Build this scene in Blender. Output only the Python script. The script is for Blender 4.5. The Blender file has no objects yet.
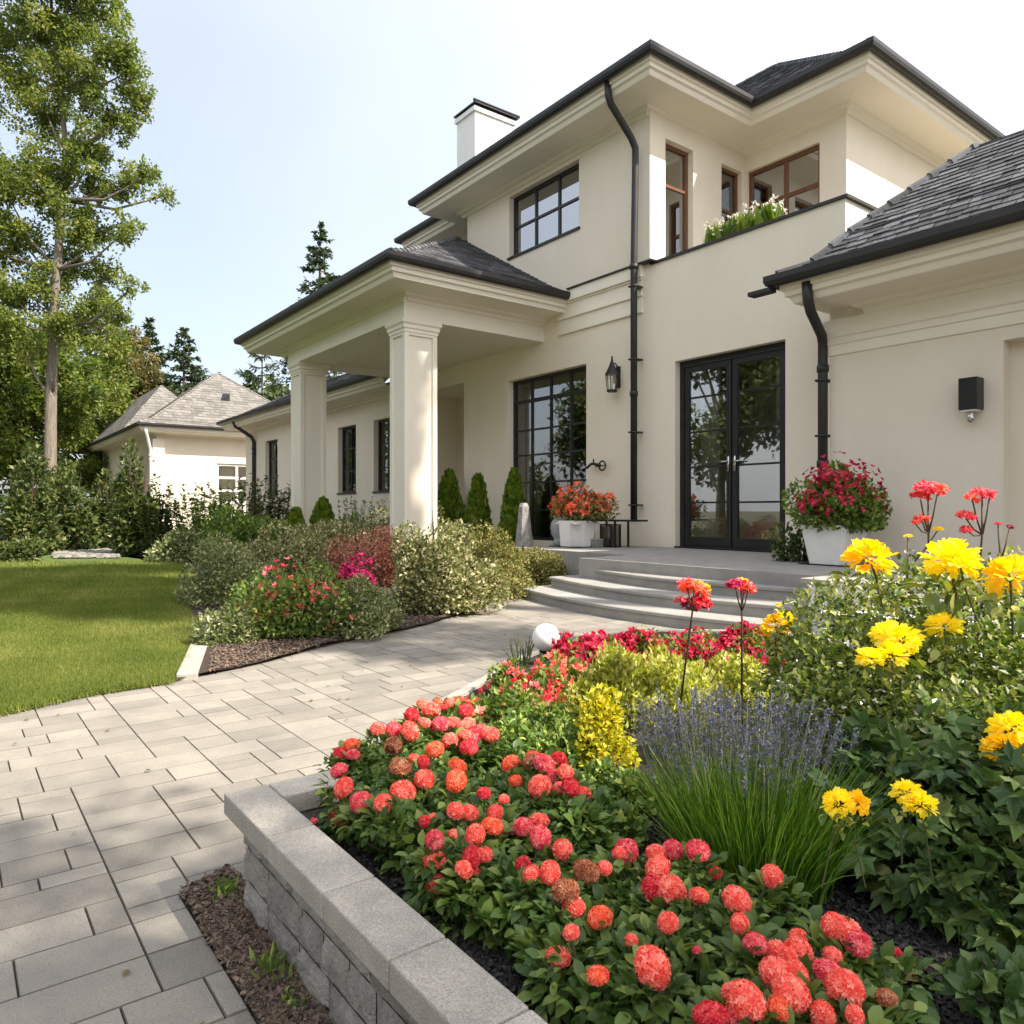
import bpy, bmesh, math, random
import numpy as np
from mathutils import Vector, Matrix
R = math.radians
rs = np.random.RandomState(7)
random.seed(7)
sc = bpy.context.scene
col = sc.collection

# ------------------------------------------------------------------ camera
H = 0.95                                   # eye height above the paving
F = 748.0
cam_d = bpy.data.cameras.new('camera'); cam = bpy.data.objects.new('camera', cam_d); col.objects.link(cam)
cam_d.sensor_width = 36; cam_d.lens = F / 1024 * 36
cam_d.clip_start = 0.05; cam_d.clip_end = 2000
cam.location = (0, 0, H); cam.rotation_euler = (R(90), 0, R(52.8))
cam_d.shift_y = -0.002
sc.camera = cam
# ------------------------------------------------------------------ light
SUN = Vector((0.82, 0.385, 1.0)).normalized()
sun_el = math.asin(SUN.z)
sun_d = bpy.data.lights.new('sun', 'SUN'); sun_d.energy = 4.0; sun_d.angle = R(0.6); sun_d.color = (1, 0.925, 0.81)
sun = bpy.data.objects.new('sun', sun_d); col.objects.link(sun)
sun.rotation_euler = SUN.to_track_quat('Z', 'Y').to_euler()
sun.location = (20, 10, 30)
w = bpy.data.worlds.new('World'); sc.world = w; w.use_nodes = True
nt = w.node_tree; bgn = nt.nodes['Background']
sky = nt.nodes.new('ShaderNodeTexSky'); sky.sky_type = 'NISHITA'; sky.sun_disc = False
sky.sun_elevation = sun_el; sky.sun_rotation = math.atan2(SUN.x, SUN.y)
sky.air_density = 1.0; sky.dust_density = 4.0; sky.ozone_density = 1.0; sky.altitude = 100
veil = nt.nodes.new('ShaderNodeMix'); veil.data_type = 'RGBA'; veil.inputs[0].default_value = 0.66
veil.inputs[7].default_value = (8.3, 8.45, 8.8, 1)
tc = nt.nodes.new('ShaderNodeTexCoord')
nz = nt.nodes.new('ShaderNodeTexNoise'); nz.inputs['Scale'].default_value = 1.6; nz.inputs['Detail'].default_value = 6
mr = nt.nodes.new('ShaderNodeMapRange'); mr.inputs[1].default_value = 0.3; mr.inputs[2].default_value = 0.75
mr.inputs[3].default_value = 0.50; mr.inputs[4].default_value = 0.68
nt.links.new(tc.outputs['Generated'], nz.inputs['Vector'])
nt.links.new(nz.outputs[0], mr.inputs[0]); sx = nt.nodes.new('ShaderNodeSeparateXYZ'); nt.links.new(tc.outputs['Generated'], sx.inputs[0])
mx_ = nt.nodes.new('ShaderNodeMapRange'); mx_.inputs[1].default_value = -1.0; mx_.inputs[2].default_value = -.45; mx_.inputs[3].default_value = .36; mx_.inputs[4].default_value = 1.05
nt.links.new(sx.outputs[0], mx_.inputs[0]); ml = nt.nodes.new('ShaderNodeMath'); ml.operation = 'MULTIPLY'
nt.links.new(mr.outputs[0], ml.inputs[0]); nt.links.new(mx_.outputs[0], ml.inputs[1]); nt.links.new(ml.outputs[0], veil.inputs[0])
nt.links.new(sky.outputs[0], veil.inputs[6]); nt.links.new(veil.outputs[2], bgn.inputs[0])
bgn.inputs[1].default_value = 0.10
sc.view_settings.view_transform = 'Standard'; sc.view_settings.look = 'None'
sc.view_settings.exposure = 1.22; sc.view_settings.gamma = 1.0; sc.view_settings.use_curve_mapping = False
sc.render.engine = 'CYCLES'
sc.cycles.max_bounces = 8; sc.cycles.transparent_max_bounces = 12

# ------------------------------------------------------------------ helpers
VD = (-0.7965, 0.6046); VR = (0.6046, 0.7965)
def ray(u, v):
    k = (u - 512) / F
    return np.array([VD[0] + VR[0]*k, VD[1] + VR[1]*k, (510 - v) / F])
def on_z(u, v, z):                          # where the sight line meets the level z
    r = ray(u, v); t = (z - H) / r[2]; return np.array([0, 0, H]) + r*t, t
def at_t(u, v, t): return np.array([0, 0, H]) + ray(u, v)*t

def tag(o, label=None, cat=None, group=None, kind=None):
    if label: o['label'] = label
    if cat: o['category'] = cat
    if group: o['group'] = group
    if kind: o['kind'] = kind
    return o
def empty(name, loc=(0, 0, 0), label=None, cat=None, group=None, rz=0):
    o = bpy.data.objects.new(name, None); col.objects.link(o); o.location = loc; o.rotation_euler[2] = rz
    o.empty_display_size = 0.2
    return tag(o, label, cat, group)

class MB:
    def __init__(s): s.V = []; s.F = []; s.n = 0; s.A = []
    def add(s, V, F_, mi=0, rnd=None):
        V = np.asarray(V, float).reshape(-1, 3)
        s.V.append(V)
        s.A.append(np.full(len(V), random.random()) if rnd is None else np.broadcast_to(rnd, (len(V),)).astype(float))
        if isinstance(F_, np.ndarray): s.F.append((F_ + s.n, mi))
        else:
            by = {}
            for f in F_: by.setdefault(len(f), []).append(f)
            for fs in by.values(): s.F.append((np.array(fs) + s.n, mi))
        s.n += len(V)
    def box(s, a, b, mi=0, rnd=None):
        x0, y0, z0 = a; x1, y1, z1 = b
        V = [(x0,y0,z0),(x1,y0,z0),(x1,y1,z0),(x0,y1,z0),(x0,y0,z1),(x1,y0,z1),(x1,y1,z1),(x0,y1,z1)]
        s.add(V, [(0,3,2,1),(4,5,6,7),(0,1,5,4),(1,2,6,5),(2,3,7,6),(3,0,4,7)], mi, rnd)
    def tube(s, pts, rad, n=8, mi=0, rnd=None, cap=True):
        pts = [Vector(p) for p in pts]
        if not hasattr(rad, '__len__'): rad = [rad]*len(pts)
        V = []; up = None
        for i, p in enumerate(pts):
            t = (pts[min(i+1, len(pts)-1)] - pts[max(i-1, 0)]).normalized()
            if up is None: up = Vector((1, 0, 0)) if abs(t.x) < .8 else Vector((0, 1, 0))
            a = (up - t*up.dot(t)).normalized(); b = t.cross(a); up = a
            for j in range(n):
                an = 2*math.pi*j/n; V.append(p + (a*math.cos(an) + b*math.sin(an))*rad[i])
        Fs = [(i*n+j, i*n+(j+1)%n, (i+1)*n+(j+1)%n, (i+1)*n+j) for i in range(len(pts)-1) for j in range(n)]
        if cap: Fs += [tuple(range(n-1, -1, -1)), tuple((len(pts)-1)*n+j for j in range(n))]
        s.add(V, Fs, mi, rnd)
    def lathe(s, c, prof, n=24, mi=0, sx=1, sy=1, rnd=None):
        V = []; m = len(prof)
        for r, z in prof:
            for j in range(n):
                a = 2*math.pi*j/n; V.append((c[0]+r*math.cos(a)*sx, c[1]+r*math.sin(a)*sy, c[2]+z))
        Fs = [(i*n+j, i*n+(j+1)%n, (i+1)*n+(j+1)%n, (i+1)*n+j) for i in range(m-1) for j in range(n)]
        Fs += [tuple(range(n-1, -1, -1)), tuple((m-1)*n+j for j in range(n))]
        s.add(V, Fs, mi, rnd)
    def build(s, name, mats, parent=None, smooth=False, shade=None):
        V = np.concatenate(s.V); me = bpy.data.meshes.new(name)
        loops = np.concatenate([f.ravel() for f, _ in s.F]); tot = np.concatenate([np.full(len(f), f.shape[1]) for f, _ in s.F])
        mi = np.concatenate([np.full(len(f), m) for f, m in s.F])
        me.vertices.add(len(V)); me.vertices.foreach_set('co', V.ravel())
        me.loops.add(len(loops)); me.loops.foreach_set('vertex_index', loops.astype(np.int32))
        me.polygons.add(len(tot)); st = np.concatenate([[0], np.cumsum(tot)[:-1]])
        me.polygons.foreach_set('loop_start', st.astype(np.int32))
        me.polygons.foreach_set('material_index', mi.astype(np.int32))
        me.polygons.foreach_set('use_smooth', np.full(len(tot), bool(smooth)))
        me.update(calc_edges=True)
        at = me.attributes.new('rnd', 'FLOAT', 'POINT'); at.data.foreach_set('value', np.concatenate(s.A).astype(np.float32))
        if not isinstance(mats, (list, tuple)): mats = [mats]
        for m in mats: me.materials.append(m)
        o = bpy.data.objects.new(name, me); col.objects.link(o)
        if parent: o.parent = parent
        return o
def bevel(o, w_, seg=2, angle=30):
    m = o.modifiers.new('bevel', 'BEVEL'); m.width = w_; m.segments = seg; m.limit_method = 'ANGLE'; m.angle_limit = R(angle)
    return o
def offset_world(o, parent):                # verts were given in world space: shift them under a moved parent
    o.parent = parent; o.location = -Vector(parent.location); return o

# ------------------------------------------------------------------ materials
def mat(name, c, rough=.7, c2=None, scale=8, bump=0, bscale=None, metal=0, spec=.5, rnd=0, detail=6, coat=0, stretch=None, dist=.01, speck=0):
    m = bpy.data.materials.new(name); m.use_nodes = True; t = m.node_tree; b = t.nodes['Principled BSDF']
    b.inputs['Roughness'].default_value = rough; b.inputs['Metallic'].default_value = metal
    b.inputs['Specular IOR Level'].default_value = spec; b.inputs['Coat Weight'].default_value = coat
    tcn = t.nodes.new('ShaderNodeTexCoord'); vec = tcn.outputs['Object']
    if stretch:
        mp = t.nodes.new('ShaderNodeMapping'); mp.inputs['Scale'].default_value = stretch
        t.links.new(vec, mp.inputs[0]); vec = mp.outputs[0]
    c = tuple(c) + (1,); c2 = tuple(c2) + (1,) if c2 else c
    mx = t.nodes.new('ShaderNodeMix'); mx.data_type = 'RGBA'; mx.inputs[6].default_value = c; mx.inputs[7].default_value = c2
    n1 = t.nodes.new('ShaderNodeTexNoise'); n1.inputs['Scale'].default_value = scale; n1.inputs['Detail'].default_value = detail
    n1.inputs['Roughness'].default_value = .65
    t.links.new(vec, n1.inputs['Vector'])
    mp2 = t.nodes.new('ShaderNodeMapRange'); mp2.inputs[1].default_value = .32; mp2.inputs[2].default_value = .68
    t.links.new(n1.outputs[0], mp2.inputs[0]); t.links.new(mp2.outputs[0], mx.inputs[0])
    out = mx.outputs[2]
    if speck:
        n3 = t.nodes.new('ShaderNodeTexNoise'); n3.inputs['Scale'].default_value = 260; n3.inputs['Detail'].default_value = 3; n3.inputs['Roughness'].default_value = .8
        t.links.new(vec, n3.inputs['Vector']); m3 = t.nodes.new('ShaderNodeMapRange'); m3.inputs[1].default_value = .3; m3.inputs[2].default_value = .7; m3.inputs[3].default_value = 1-speck; m3.inputs[4].default_value = 1+speck
        h3 = t.nodes.new('ShaderNodeHueSaturation'); t.links.new(n3.outputs[0], m3.inputs[0]); t.links.new(m3.outputs[0], h3.inputs['Value']); t.links.new(out, h3.inputs['Color']); out = h3.outputs[0]
    if rnd:
        at = t.nodes.new('ShaderNodeAttribute'); at.attribute_name = 'rnd'
        mm = t.nodes.new('ShaderNodeMapRange'); mm.inputs[3].default_value = 1-rnd; mm.inputs[4].default_value = 1+rnd
        t.links.new(at.outputs['Fac'], mm.inputs[0])
        hs = t.nodes.new('ShaderNodeHueSaturation'); t.links.new(mm.outputs[0], hs.inputs['Value']); t.links.new(out, hs.inputs['Color'])
        out = hs.outputs[0]
    t.links.new(out, b.inputs['Base Color'])
    if bump:
        n2 = t.nodes.new('ShaderNodeTexNoise'); n2.inputs['Scale'].default_value = bscale or scale*6; n2.inputs['Detail'].default_value = 8
        t.links.new(vec, n2.inputs['Vector'])
        bp = t.nodes.new('ShaderNodeBump'); bp.inputs['Strength'].default_value = bump; bp.inputs['Distance'].default_value = dist
        t.links.new(n2.outputs[0], bp.inputs['Height']); t.links.new(bp.outputs[0], b.inputs['Normal'])
    return m
def leafmat(name, stops, trans=.35, rough=.45, spec=.35, big=None):
    """leaf or petal: colour picked by the per-leaf random number, some light passes through"""
    m = bpy.data.materials.new(name); m.use_nodes = True; t = m.node_tree; b = t.nodes['Principled BSDF']
    at = t.nodes.new('ShaderNodeAttribute'); at.attribute_name = 'rnd'
    rp = t.nodes.new('ShaderNodeValToRGB'); e = rp.color_ramp.elements
    while len(e) < len(stops): e.new(.5)
    for i, (p, c) in enumerate(stops): e[i].position = p; e[i].color = tuple(c) + (1,)
    t.links.new(at.outputs['Fac'], rp.inputs[0])
    b.inputs['Roughness'].default_value = rough; b.inputs['Specular IOR Level'].default_value = spec
    t.links.new(rp.outputs[0], b.inputs['Base Color'])
    tr = t.nodes.new('ShaderNodeBsdfTranslucent')
    hs = t.nodes.new('ShaderNodeHueSaturation'); hs.inputs['Saturation'].default_value = 1.12; hs.inputs['Value'].default_value = 1.5
    t.links.new(rp.outputs[0], hs.inputs['Color']); t.links.new(hs.outputs[0], tr.inputs['Color'])
    ms = t.nodes.new('ShaderNodeMixShader'); ms.inputs[0].default_value = trans
    t.links.new(b.outputs[0], ms.inputs[1]); t.links.new(tr.outputs[0], ms.inputs[2])
    t.links.new(ms.outputs[0], t.nodes['Material Output'].inputs['Surface'])
    return m
def glassmat(name, tint=(.75, .8, .8), base=.16, rough=.015):
    m = bpy.data.materials.new(name); m.use_nodes = True; t = m.node_tree; t.nodes.remove(t.nodes['Principled BSDF'])
    tr = t.nodes.new('ShaderNodeBsdfTransparent'); tr.inputs[0].default_value = tuple(tint) + (1,)
    gl = t.nodes.new('ShaderNodeBsdfGlossy'); gl.inputs['Roughness'].default_value = rough
    lw = t.nodes.new('ShaderNodeLayerWeight'); lw.inputs[0].default_value = .35
    mr_ = t.nodes.new('ShaderNodeMapRange'); mr_.inputs[3].default_value = base; mr_.inputs[4].default_value = .95
    n2 = t.nodes.new('ShaderNodeTexNoise'); n2.inputs['Scale'].default_value = 1.6
    tcn = t.nodes.new('ShaderNodeTexCoord'); t.links.new(tcn.outputs['Object'], n2.inputs['Vector'])
    bp = t.nodes.new('ShaderNodeBump'); bp.inputs['Strength'].default_value = .03; bp.inputs['Distance'].default_value = .01
    t.links.new(n2.outputs[0], bp.inputs['Height']); t.links.new(bp.outputs[0], gl.inputs['Normal'])
    ms = t.nodes.new('ShaderNodeMixShader')
    t.links.new(lw.outputs['Fresnel'], mr_.inputs[0]); t.links.new(mr_.outputs[0], ms.inputs[0])
    t.links.new(tr.outputs[0], ms.inputs[1]); t.links.new(gl.outputs[0], ms.inputs[2])
    t.links.new(ms.outputs[0], t.nodes['Material Output'].inputs['Surface'])
    return m

M = {}
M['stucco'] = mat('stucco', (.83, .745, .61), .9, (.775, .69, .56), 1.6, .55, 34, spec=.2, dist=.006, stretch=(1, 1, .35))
M['stucco_shade'] = mat('stucco_in_shade', (.78, .70, .575), .9, (.735, .655, .535), 1.4, .55, 34, spec=.2, dist=.006, stretch=(1, 1, .4))  # dimmed copy of the stucco: garage wall shade put into the colour
M['trim'] = mat('painted_trim', (.85, .785, .66), .6, (.82, .75, .625), 2.5, .06, 60, spec=.3)
M['soffit'] = mat('soffit_paint', (.83, .76, .63), .75, (.80, .73, .60), 1.5, spec=.2)
M['white'] = mat('white_paint', (.80, .78, .74), .5, (.74, .72, .68), 4, .05, 80)
M['shingle'] = mat('dark_shingle', (.060, .062, .068), .75, (.115, .115, .12), 9, .6, 60, rnd=.55)
M['shingle_grey'] = mat('grey_shingle', (.135, .125, .112), .85, (.20, .185, .168), 6, .6, 60, rnd=.25)
M['underlay'] = mat('underlay', (.03, .03, .033), .9)
M['gutter'] = mat('gutter_metal', (.016, .015, .015), .5, (.03, .027, .026), 3, metal=.1)
M['black'] = mat('black_metal', (.012, .012, .013), .38, (.022, .021, .02), 6, metal=.2)
M['wood'] = mat('brown_window_wood', (.19, .075, .032), .45, (.12, .045, .02), 5, .1, stretch=(8, 8, 1))
M['glass'] = glassmat('window_glass', (.93, .94, .92), base=.14)
M['glass_bright'] = glassmat('upper_window_glass', (.34, .40, .44), .5)
M['room'] = mat('room_wall', (.72, .67, .58), .9, (.62, .57, .49), 1)
M['curtain'] = leafmat('curtain_cloth', [(0, (.66, .64, .58)), (1, (.74, .72, .66))], .4, .9, .1)
M['steel'] = mat('brushed_steel', (.55, .54, .52), .25, metal=1)
M['step'] = mat('step_stone', (.34, .32, .29), .8, (.25, .24, .22), 5, .25, 70, rnd=.07, dist=.004, speck=.15)
M['paver'] = mat('paver_stone', (.285, .255, .212), .85, (.20, .182, .155), 3.5, .5, 160, rnd=.17, dist=.004, speck=.32)
M['paver_edge'] = mat('paver_dark_edge', (.12, .108, .088), .95, (.18, .16, .13), 14)  # chamfers coloured dark so the thin joints read as lines
M['joint'] = mat('joint_sand', (.075, .066, .055), .95, (.05, .045, .038), 40, .4)
M['cap'] = mat('cap_stone', (.42, .38, .32), .82, (.30, .275, .24), 9, .6, 200, rnd=.10, dist=.004, speck=.38)
M['block'] = mat('wall_block', (.33, .305, .27), .9, (.185, .17, .15), 16, 1.0, 90, rnd=.28, dist=.010, speck=.3)
M['mulch_dark'] = mat('dark_mulch', (.018, .015, .014), .95, (.040, .034, .030), 60, 1.0, 130, dist=.02)
M['mulch'] = mat('brown_mulch', (.075, .048, .033), .95, (.035, .023, .017), 45, 1.0, 120, dist=.02)
M['chip_dark'] = mat('dark_bark_chip', (.045, .038, .035), .85, (.02, .017, .016), 60, rnd=.7)
M['chip'] = mat('brown_bark_chip', (.17, .125, .09), .9, (.085, .052, .035), 50, rnd=.7)
M['soil'] = mat('garden_ground', (.09, .085, .045), .95, (.06, .065, .03), 2, .5, 30)
M['lawn'] = mat('lawn_turf', (.085, .13, .022), .95, (.055, .095, .016), 3, .8, 120)
M['grass'] = leafmat('grass_blade', [(0, (.09, .135, .027)), (.5, (.18, .22, .046)), (.8, (.29, .30, .08)), (1, (.42, .37, .17))], .4, .6, .15)
M['bark'] = mat('grey_bark', (.27, .225, .18), .9, (.14, .115, .09), 6, .9, 22, stretch=(3, 3, .6), dist=.03)
M['bark_dark'] = mat('dark_bark', (.10, .078, .06), .9, (.055, .043, .033), 6, .8, 22, stretch=(3, 3, .6), dist=.03)
M['stem'] = mat('green_stem', (.06, .09, .025), .7, (.08, .07, .03), 12)
M['stem_brown'] = mat('dark_stem', (.055, .035, .022), .7, (.09, .06, .03), 12)
M['stone_grey'] = mat('weathered_stone', (.36, .345, .32), .9, (.16, .15, .14), 14, .9, 50)
M['stone_pale'] = mat('pale_stone', (.46, .48, .50), .8, (.28, .30, .32), 9, .6, 40)
M['pot_white'] = mat('pot_glaze', (.84, .82, .78), .8, (.76, .74, .70), 4, .1, 60)
M['pebble'] = mat('pebbles', (.24, .22, .19), .85, (.16, .15, .13), 12, rnd=.35)

# leaves
M['lf_tree'] = leafmat('tree_leaf', [(0, (.07, .11, .022)), (.5, (.15, .195, .04)), (.85, (.27, .29, .065)), (1, (.40, .36, .11))], .42)
M['lf_tree2'] = leafmat('tree_leaf_yellowish', [(0, (.055, .095, .018)), (.5, (.12, .165, .03)), (.9, (.24, .26, .05)), (1, (.38, .36, .09))], .45)
M['lf_brown'] = leafmat('tree_leaf_bronze', [(0, (.08, .09, .03)), (.5, (.17, .15, .05)), (1, (.28, .20, .08))], .4)
M['lf_dark'] = leafmat('shrub_leaf_dark', [(0, (.03, .055, .014)), (.5, (.065, .095, .022)), (.85, (.13, .15, .04)), (1, (.22, .21, .07))], .25)
M['lf_needle'] = leafmat('conifer_needle', [(0, (.035, .06, .03)), (.7, (.08, .115, .05)), (1, (.16, .19, .08))], .2)
M['lf_thuja'] = leafmat('thuja_leaf', [(0, (0.0607, 0.1148, 0.0108)), (0.6, (0.1485, 0.2228, 0.0216)), (1, (0.297, 0.351, 0.0473))], .35)
M['lf_varieg'] = leafmat('variegated_leaf', [(0, (.07, .095, .025)), (.4, (.17, .195, .06)), (.75, (.38, .35, .16)), (1, (.70, .61, .40))], .3)
M['lf_greygreen'] = leafmat('grey_green_leaf', [(0, (.075, .11, .03)), (.5, (.17, .21, .07)), (.85, (.34, .35, .16)), (1, (.62, .57, .36))], .3)
M['lf_olive'] = leafmat('olive_leaf', [(0, (0.0743, 0.0878, 0.0216)), (0.5, (0.1782, 0.1755, 0.0473)), (1, (0.401, 0.3375, 0.1215))], .3)
M['lf_barberry'] = leafmat('barberry_leaf', [(0, (.16, .075, .045)), (.4, (.36, .16, .10)), (.75, (.60, .28, .20)), (1, (.75, .45, .32))], .35)
M['lf_green'] = leafmat('green_leaf', [(0, (0.0598, 0.1105, 0.0221)), (0.5, (0.1309, 0.204, 0.0374)), (0.9, (0.2618, 0.34, 0.068)), (1, (0.5049, 0.544, 0.136))], .33)
M['lf_bed'] = leafmat('bedding_leaf', [(0, (0.0447, 0.0912, 0.0213)), (0.6, (0.1038, 0.1748, 0.0365)), (1, (0.2394, 0.304, 0.0684))], .3, .4)
M['lf_maple'] = leafmat('lobed_leaf', [(0, (.04, .085, .022)), (.6, (.085, .145, .04)), (1, (.16, .22, .06))], .25, .42)
M['lf_yellow'] = leafmat('golden_leaf', [(0, (.18, .22, .015)), (.4, (.42, .42, .03)), (.8, (.72, .60, .05)), (1, (.88, .73, .12))], .4)
M['lf_chart'] = leafmat('chartreuse_leaf', [(0, (.16, .20, .03)), (.4, (.36, .39, .06)), (.8, (.58, .55, .13)), (1, (.80, .73, .38))], .4)
M['lf_bush'] = leafmat('bush_leaf', [(0, (.05, .095, .016)), (.5, (.15, .21, .035)), (.85, (.34, .38, .08)), (1, (.62, .62, .22))], .38, .28, .6)
M['lf_reed'] = leafmat('reed_blade', [(0, (.03, .075, .010)), (.5, (.08, .17, .018)), (.85, (.20, .33, .05)), (1, (.34, .42, .10))], .35, .35)
# petals
def petal(n, a, b_, c, tr=.3): return leafmat(n, [(0, a), (.5, b_), (1, c)], tr, .55, .2)
M['p_coral'] = petal('coral_petal', (.78, .085, .065), (.92, .19, .14), (.97, .48, .36))
M['p_red'] = petal('red_petal', (.50, .018, .035), (.74, .05, .07), (.88, .20, .19))
M['p_orange'] = petal('orange_petal', (.78, .08, .03), (.92, .19, .09), (.96, .42, .25))
M['p_pink'] = petal('rose_pink_petal', (.66, .04, .09), (.86, .14, .17), (.95, .42, .38))
M['p_crimson'] = petal('crimson_petal', (.30, .006, .03), (.52, .018, .06), (.74, .10, .16))
M['p_faded'] = petal('faded_petal', (.30, .08, .04), (.52, .20, .10), (.72, .42, .25))
M['p_magenta'] = petal('magenta_petal', (.22, .006, .05), (.40, .012, .10), (.56, .04, .17))
M['p_yellow'] = petal('yellow_petal', (.90, .62, .008), (.96, .80, .02), (.97, .88, .22), .42)
M['p_amber'] = petal('amber_petal', (.88, .45, .008), (.95, .64, .015), (.97, .80, .08), .35)
M['p_lav'] = petal('lavender_floret', (.06, .06, .11), (.12, .12, .20), (.27, .27, .38))
M['p_white'] = petal('white_petal_and_glint', (.62, .56, .50), (.74, .70, .64), (.80, .78, .74))

# ------------------------------------------------------------------ leaf machinery
Q1 = (np.array([(0,0,0),(.30,.48,.07),(0,1,-.03),(-.30,.48,.07)]), np.array([[0,1,2,3]]))
QN = (np.array([(0,0,0),(.13,.45,.03),(0,1,0),(-.13,.45,.03)]), np.array([[0,1,2,3]]))
L8 = (np.array([(0,0,0),(0,.4,0),(0,.75,-.04),(0,1,-.14),(-.30,.38,.10),(-.23,.72,.05),(.30,.38,.10),(.23,.72,.05),(-.17,.12,.05),(.17,.12,.05)]),
      np.array([[0,1,4],[0,4,8],[1,2,5],[1,5,4],[2,3,5],[0,6,1],[0,9,6],[1,6,7],[1,7,2],[2,7,3]]))
def _maple():
    a = [-90, -55, -28, 2, 22, 48, 66, 90]; r = [.08, .52, .40, .80, .48, .86, .56, 1.05]
    pts = [(0, .3, 0)]
    for s_ in (1, -1):
        seq = list(zip(a, r)); seq = seq if s_ == 1 else seq[::-1][1:]
        for an, rr in seq: pts.append((s_*math.cos(R(an))*rr*.62, .3+math.sin(R(an))*rr*.66, .08*math.sin(an*.2)-.10*rr*rr))
    n = len(pts)-1
    return np.array(pts), np.array([[0, i, i % n + 1] for i in range(1, n+1)])
MAPLE = _maple()
def unit(a): return a / np.maximum(np.linalg.norm(a, axis=-1, keepdims=True), 1e-9)
def leaves(mb, tmpl, P, D, N, S, rnd=None, mi=0):
    """P centres, D leaf direction, N leaf normal, S sizes"""
    T, Fc = tmpl; n = len(P)
    if n == 0: return
    D = unit(D); X = unit(np.cross(D, N)); Nn = np.cross(X, D)
    S = np.broadcast_to(S, (n,))
    V = P[:, None] + S[:, None, None]*(T[None, :, 0:1]*X[:, None] + T[None, :, 1:2]*D[:, None] + T[None, :, 2:3]*Nn[:, None])
    Fs = (Fc[None] + (np.arange(n)*len(T))[:, None, None]).reshape(-1, Fc.shape[1])
    if rnd is None: rnd = rs.rand(n)
    mb.add(V.reshape(-1, 3), Fs, mi, np.repeat(rnd, len(T)))
def sph(n): return unit(rs.normal(size=(n, 3)))
def lumps(n, Rv, k=14, lump=.42, seed=None, low=-.1):
    """points on a mound made of rounded clumps; returns points and outward directions, mound base at z=0"""
    Rv = np.array(Rv, float)
    c = sph(k); c[:, 2] = np.abs(c[:, 2])*.95 + low; c *= (rs.uniform(.26, .80, (k, 1)))
    lr = rs.uniform(.7, 1.15, k)*lump
    i = rs.randint(0, k, n); d = sph(n); d[:, 2] = d[:, 2]*.85 + .15
    p = (c[i] + unit(d)*(lr[i]*rs.uniform(.55, 1.05, n)**.5)[:, None])
    o = unit(p + unit(d)*.6)
    p = p*Rv; p[:, 2] = np.maximum(p[:, 2]+Rv[2]*.04, rs.uniform(.02, .12, n)*Rv[2])
    return p, o
def shrub(name, label, cat, c, Rv, n, size, m, tmpl=Q1, k=14, lump=.42, low=-.1, group=None, droop=.0, stems=6, sm='stem_brown', flowers=None):
    root = empty(name, c, label, cat, group)
    mb = MB(); p, o = lumps(n, Rv, k, lump, low=low)
    D = unit(o*.7 + rs.normal(size=p.shape)*.6 + np.array([0, 0, .25-droop])); N = unit(o*.6 + rs.normal(size=p.shape)*.45 + np.array([0, 0, .7]))
    leaves(mb, tmpl, p, D, N, size*rs.uniform(.6, 1.3, n)); mb.build('foliage', m, root)
    mb = MB()
    for _ in range(stems):
        a = rs.uniform(0, 6.28); r = rs.uniform(.2, .6)
        e = (math.cos(a)*r*Rv[0], math.sin(a)*r*Rv[1], Rv[2]*rs.uniform(.6, .95))
        mb.tube([(e[0]*.12, e[1]*.12, -.02), (e[0]*.5, e[1]*.5, e[2]*.5), e], [Rv[2]*.022+.002, Rv[2]*.016, .0015], 5)
    mb.build('stems', M[sm], root)
    if flowers:
        fm, fn, fs = flowers[:3]; mb = MB(); p, o = lumps(fn, np.array(Rv)*1.04, k, lump)
        sel = o[:, 2] > flowers[3] if len(flowers) > 3 else o[:, 2] > .1
        p = p[sel]; o = o[sel]
        for j in range(8):
            D = unit(np.cross(o, sph(len(p))) + o*.5)
            leaves(mb, Q1, p, D, o+sph(len(p))*.3, fs*rs.uniform(.7, 1.2, len(p)))
        f = mb.build('blossoms', fm, root); f['kind'] = 'stuff'
    return root

# ================================================================== GROUND
def poly_sheet(name, pts, z, m, kind='structure', sub=None, amp=0, nfreq=3):
    bm = bmesh.new(); vs = [bm.verts.new((x, y, z)) for x, y in pts]; bm.faces.new(vs)
    if sub:
        xs = np.arange(min(p[0] for p in pts), max(p[0] for p in pts), sub); ys = np.arange(min(p[1] for p in pts), max(p[1] for p in pts), sub)
        for x in xs: bmesh.ops.bisect_plane(bm, geom=bm.verts[:]+bm.edges[:]+bm.faces[:], plane_co=(x, 0, 0), plane_no=(1, 0, 0))
        for y in ys: bmesh.ops.bisect_plane(bm, geom=bm.verts[:]+bm.edges[:]+bm.faces[:], plane_co=(0, y, 0), plane_no=(0, 1, 0))
    from mathutils import noise
    if amp:
        for v in bm.verts: v.co.z += amp*noise.noise(Vector((v.co.x*nfreq, v.co.y*nfreq, 3)))
    me = bpy.data.meshes.new(name); bm.normal_update(); bm.to_mesh(me); bm.free(); me.materials.append(m)
    for p in me.polygons: p.use_smooth = True
    o = bpy.data.objects.new(name, me); col.objects.link(o); o['kind'] = kind
    return o
def inside(P, poly):
    x, y = P[:, 0], P[:, 1]; r = np.zeros(len(P), bool); n = len(poly)
    for i in range(n):
        x0, y0 = poly[i]; x1, y1 = poly[(i+1) % n]
        c = ((y0 > y) != (y1 > y)) & (x < (x1-x0)*(y-y0)/((y1-y0) or 1e-9)+x0); r ^= c
    return r
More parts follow.
